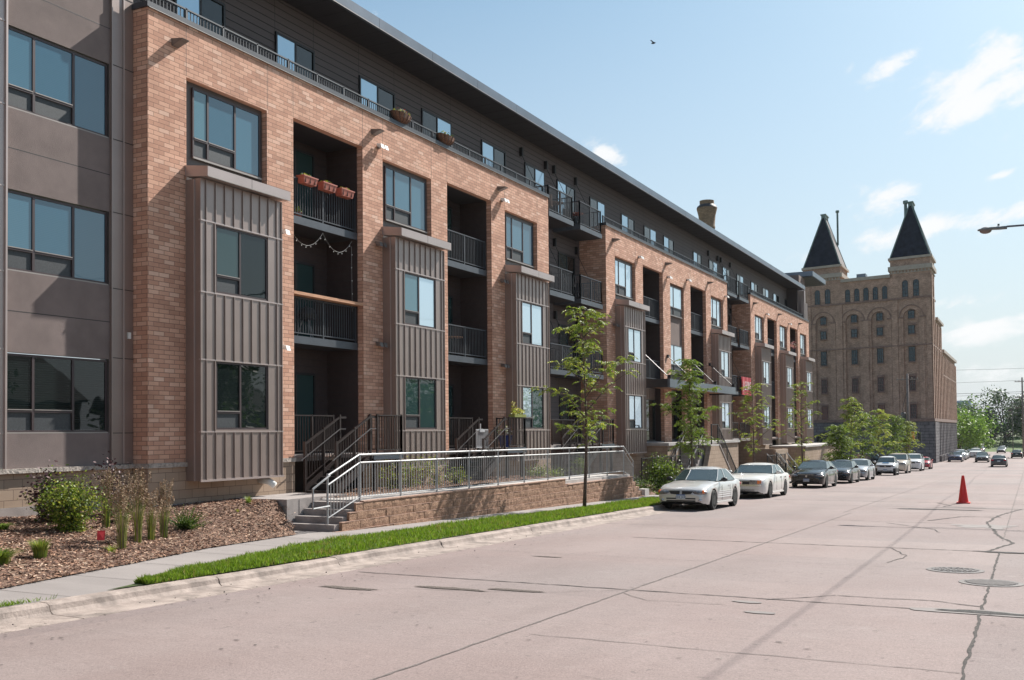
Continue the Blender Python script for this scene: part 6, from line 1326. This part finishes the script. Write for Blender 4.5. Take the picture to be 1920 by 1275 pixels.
for i, (a, b) in enumerate(wires):
    w_ = MB(); a = Vector(a); b = Vector(b); a0 = a + (a - b) * .6; n = 14; w_.tube([a0.lerp(b, t / n) + Vector((0, 0, -1.4 * 4 * (t / n) * (1 - t / n))) + Vector((0, 0, 1.0)) for t in range(n + 1)], .035 if i in (3,) else .022, 4, WIRE, cap=False)
    tag(w_.build('power_line'), 'thin dark power line crossing the pale sky at the right, %s' % ['third from the top', 'topmost', 'fifth and faint', 'fourth and thicker', 'sixth from the top', 'just under the sixth', 'lowest over the trees'][i], 'cable', 'power lines over the street')
w_ = MB(); w_.tube([(-25 + 10 * t, -.95 + .008 * (10 * t), 8.9 - .5 * math.sin(math.pi * ((10 * t) % 40) / 40)) for t in range(18)], .011, 5, WIRE, cap=False); tag(w_.build('power_line'), 'power line running along the street just outside the right edge, shading the road', 'cable', 'power lines over the street')
# traffic signal, bollard, pedestrian, bird
e = tag(empty('traffic_signal', (128.5, 11.95, zr(128))), 'traffic signal with orange faces at the corner tree', 'traffic signal'); p = MB(); p.tube([(0, 0, 0), (0, 0, 4.4)], .07, 8, DKG); p.build('pole', e); p = MB(); p.box(-.15, .15, -.55, -.2, 3.0, 4.1, BLACKP); p.box(-.15, .15, .2, .5, 3.0, 4.1, mat('signal_orange', (.6, .2, .03), .5)); p.build('signal_head', e)
p = MB(); p.lathe([(.32, 0), (.28, .2), (.2, .5), (.12, .85), (.02, 1.0)], 14, mat('teal_cone', (.02, .12, .1), .5)); o = p.build('green_bollard', None, smooth=True, loc=at(126.3, 11.25)); tag(o, 'dark green cone shaped post at the corner of the cross street', 'bollard')
def person():
    me = bpy.data.meshes.new('person'); V = [(0, 0, .95), (0, 0, 1.2), (0, 0, 1.42), (0, 0, 1.52), (0, 0, 1.66), (.0, .09, .9), (.05, .1, .5), (-.05, .1, .08), (.1, .1, .05), (0, -.09, .9), (-.08, -.1, .5), (-.2, -.1, .1), (-.08, -.1, .04), (0, .19, 1.4), (.06, .25, 1.12), (-.1, .24, .9), (0, -.19, 1.4), (-.06, -.25, 1.12), (-.2, -.22, .92)]
    E_ = [(0, 1), (1, 2), (2, 3), (3, 4), (0, 5), (5, 6), (6, 7), (7, 8), (0, 9), (9, 10), (10, 11), (11, 12), (2, 13), (13, 14), (14, 15), (2, 16), (16, 17), (17, 18)]
    r_ = [.13, .13, .12, .055, .1, .09, .06, .045, .035, .09, .06, .045, .035, .055, .042, .033, .055, .042, .033]
    me.from_pydata(V, E_, []); me.materials.append(mat('dark_clothes', (.05, .018, .04), .9)); o = bpy.data.objects.new('person', me); COL.objects.link(o); sm = o.modifiers.new('Skin', 'SKIN'); o.modifiers.new('Sub', 'SUBSURF').levels = 1
    for i, v in enumerate(me.skin_vertices[0].data): v.radius = (r_[i], r_[i]); v.use_root = (i == 0)
    return o
o = person(); o.location = at(127.0, 11.9); o.location.z += .1; tag(o, 'person in dark purple clothes standing behind the small red car', 'person')
p = MB(); p.ell((0, 0, 0), (.06, .14, .05), BLACKP, 8, 6); p.face([(0, .03, .02), (.25, .1, .16), (.3, .0, .14), (.02, -.06, .02)], BLACKP); p.face([(0, .03, .02), (-.25, .12, .1), (-.3, .02, .08), (-.02, -.06, .02)], BLACKP)
_cy = rad(27.03); o = p.build('bird', None, loc=(56.6, 19.3, 24.5)); tag(o, 'tiny dark bird flying high in the sky', 'bird')
SKY_STR = .085; SUN_STR = 5.0; EXPO = .75; HZC = (4.45, 4.75, 5.35); CLC = (6.9, 6.95, 7.0)
CLOUDS = [(0.042, 0.285, 0.062, 0.033, -0.38, 1.05), (0.069, 0.277, 0.029, 0.01, -0.17, 0.9), (0.1, 0.33, 0.038, 0.01, -0.44, 0.9), (0.114, 0.213, 0.046, 0.019, -0.35, 1.05), (0.069, 0.181, 0.127, 0.012, -0.12, 1), (0.147, 0.167, 0.078, 0.013, -0.14, 0.85), (0.012, 0.312, 0.037, 0.033, -0.35, 1), (0.372, 0.265, 0.026, 0.011, 0.44, 1), (0.351, 0.245, 0.021, 0.008, 0.52, 0.9), (0.038, 0.085, 0.072, 0.016, -0.09, 0.95), (0.019, 0.222, 0.017, 0.005, -0.17, 0.95), (0.323, 0.241, 0.02, 0.008, 0.52, 0.6), (0.055, 0.26, 0.034, 0.009, 0.44, 0.9), (0.32, 0.219, 0.019, 0.005, 0.52, 0.7), (0.025, 0.049, 0.057, 0.013, 0.0, 0.7), (0.034, 0.115, 0.066, 0.008, -0.07, 0.6)]
HAZE = .00007
# ================================================================== SKY, SUN, CAMERA
SUN = Vector((3.1, -1.0, 2.95)).normalized(); elev = math.asin(SUN.z); az = math.atan2(SUN.y, SUN.x)
wd = bpy.data.worlds.new('World'); scene.world = wd; wd.use_nodes = True; nt = wd.node_tree; L = nt.links; nt.nodes.clear()
out = nt.nodes.new('ShaderNodeOutputWorld'); bg = nt.nodes.new('ShaderNodeBackground'); bg.inputs['Strength'].default_value = SKY_STR if 'SKY_STR' in globals() else .12
sky = nt.nodes.new('ShaderNodeTexSky'); sky.sky_type = 'NISHITA'; sky.sun_disc = False; sky.sun_elevation = elev; sky.sun_rotation = math.pi / 2 - az; sky.air_density = 1.0; sky.dust_density = .9; sky.ozone_density = 1.4; sky.altitude = 200
tc = nt.nodes.new('ShaderNodeTexCoord'); sx = nt.nodes.new('ShaderNodeSeparateXYZ'); L.new(tc.outputs['Generated'], sx.inputs[0])
def M_(op, a, b=None, c=None, clamp=False):
    n = nt.nodes.new('ShaderNodeMath'); n.operation = op; n.use_clamp = clamp
    for i, q in enumerate((a, b, c)):
        if q is None: continue
        if isinstance(q, (int, float)): n.inputs[i].default_value = q
        else: L.new(q, n.inputs[i])
    return n.outputs[0]
# clouds: streaky noise in azimuth and elevation, gathered into banks low down the street
azn = nt.nodes.new('ShaderNodeMath'); azn.operation = 'ARCTAN2'; L.new(sx.outputs[1], azn.inputs[0]); L.new(sx.outputs[0], azn.inputs[1]); AZ = azn.outputs[0]
EL = M_('ARCSINE', sx.outputs[2])
cbn = nt.nodes.new('ShaderNodeCombineXYZ'); L.new(AZ, cbn.inputs[0]); L.new(EL, cbn.inputs[1])
def nz_(scale, det, rough, sc, rot=0.0, dist=0.0, loc=(0, 0, 0)):
    m0 = nt.nodes.new('ShaderNodeMapping'); m0.inputs['Rotation'].default_value = (0, 0, rot); m0.inputs['Location'].default_value = loc; L.new(cbn.outputs[0], m0.inputs[0])
    mp = nt.nodes.new('ShaderNodeMapping'); mp.inputs['Scale'].default_value = sc; L.new(m0.outputs[0], mp.inputs[0])
    n = nt.nodes.new('ShaderNodeTexNoise'); n.inputs['Scale'].default_value = scale; n.inputs['Detail'].default_value = det; n.inputs['Roughness'].default_value = rough; n.inputs['Distortion'].default_value = dist; L.new(mp.outputs[0], n.inputs['Vector']); return n.outputs['Fac']
fine = nz_(7, 10, .66, (1, 3.2, 1), rad(20), .5); puff = nz_(22, 8, .7, (1, 1.6, 1), rad(15), .3, (3, 1, 0))
mask = None
for (a0, e0, ra, re, rt, am) in CLOUDS:
    da = M_('SUBTRACT', AZ, a0); de = M_('SUBTRACT', EL, e0); c1, s1 = math.cos(rt), math.sin(rt)
    p_ = M_('DIVIDE', M_('ADD', M_('MULTIPLY', da, c1), M_('MULTIPLY', de, s1)), ra); q_ = M_('DIVIDE', M_('SUBTRACT', M_('MULTIPLY', de, c1), M_('MULTIPLY', da, s1)), re)
    r_ = M_('ADD', M_('MULTIPLY', p_, p_), M_('MULTIPLY', q_, q_)); g_ = M_('MULTIPLY', M_('EXPONENT', M_('MULTIPLY', r_, -1.0)), am)
    mask = g_ if mask is None else M_('MAXIMUM', mask, g_)
mr = nt.nodes.new('ShaderNodeMapRange'); mr.inputs['From Min'].default_value = .70; mr.inputs['From Max'].default_value = 1.02; mr.interpolation_type = 'SMOOTHSTEP'
L.new(M_('ADD', M_('MULTIPLY_ADD', M_('ADD', M_('MULTIPLY', fine, .62), M_('MULTIPLY', puff, .38)), 2.0, -.5), M_('MULTIPLY', mask, .47)), mr.inputs['Value'])
cl = M_('MULTIPLY', mr.outputs[0], .95)
hz = nt.nodes.new('ShaderNodeMapRange'); hz.inputs['From Min'].default_value = .0; hz.inputs['From Max'].default_value = .42; hz.inputs['To Min'].default_value = .93; hz.inputs['To Max'].default_value = .0; L.new(sx.outputs[2], hz.inputs['Value'])
mxh = nt.nodes.new('ShaderNodeMix'); mxh.data_type = 'RGBA'; L.new(hz.outputs[0], mxh.inputs[0]); tin = nt.nodes.new('ShaderNodeMix'); tin.data_type = 'RGBA'; tin.blend_type = 'MULTIPLY'; tin.inputs[0].default_value = 1; tin.inputs[7].default_value = (.94, 1.04, .93, 1); L.new(sky.outputs[0], tin.inputs[6]); L.new(tin.outputs[2], mxh.inputs[6]); mxh.inputs[7].default_value = (HZC[0], HZC[1], HZC[2], 1)
mxc = nt.nodes.new('ShaderNodeMix'); mxc.data_type = 'RGBA'; L.new(cl, mxc.inputs[0]); L.new(mxh.outputs[2], mxc.inputs[6]); mxc.inputs[7].default_value = (CLC[0], CLC[1], CLC[2], 1)
L.new(mxc.outputs[2], bg.inputs['Color']); L.new(bg.outputs[0], out.inputs['Surface'])
sl_ = bpy.data.lights.new('sun', 'SUN'); sl_.energy = SUN_STR; sl_.angle = rad(.5); sl_.color = (1.0, .955, .89); so = bpy.data.objects.new('sun', sl_); COL.objects.link(so); so.rotation_euler = SUN.to_track_quat('Z', 'Y').to_euler(); so.location = (0, -20, 40)
# thin summer haze over the whole place
hb_ = MB(); HM = bpy.data.materials.new('haze'); HM.use_nodes = True; hn = HM.node_tree; hn.nodes.clear(); ho = hn.nodes.new('ShaderNodeOutputMaterial'); hv = hn.nodes.new('ShaderNodeVolumePrincipled'); hv.inputs['Color'].default_value = (.86, .93, 1, 1); hv.inputs['Density'].default_value = HAZE; hv.inputs['Anisotropy'].default_value = .25; hn.links.new(hv.outputs[0], ho.inputs['Volume'])
hb_.box(-820, 3020, -1520, 1520, -12, 40, HM); ho_ = hb_.build('haze'); ho_['kind'] = 'stuff'; ho_['label'] = 'thin pale summer haze hanging over the street and the far trees'; ho_['category'] = 'haze'
# camera
YAW = rad(27.029524); PIT = rad(1.4); ROLL = .009
f = Vector((math.cos(YAW) * math.cos(PIT), math.sin(YAW) * math.cos(PIT), math.sin(PIT))); r = Vector((math.sin(YAW), -math.cos(YAW), 0)); u_ = r.cross(f)
c_, s_ = math.cos(ROLL), math.sin(ROLL); r2 = r * c_ - u_ * s_; u2 = u_ * c_ + r * s_
cam = bpy.data.cameras.new('camera'); co = bpy.data.objects.new('camera', cam); COL.objects.link(co)
co.matrix_world = Matrix(((r2.x, u2.x, -f.x, 0), (r2.y, u2.y, -f.y, 0), (r2.z, u2.z, -f.z, 1.65), (0, 0, 0, 1)))
cam.sensor_width = 36; cam.lens = 1900 / 1920 * 36; cam.shift_y = (763.79 - 637.5) / 1920; cam.clip_end = 6000; cam.clip_start = .1
scene.camera = co
scene.view_settings.view_transform = 'Standard'; scene.view_settings.look = 'None'; scene.view_settings.exposure = EXPO; scene.view_settings.gamma = 1
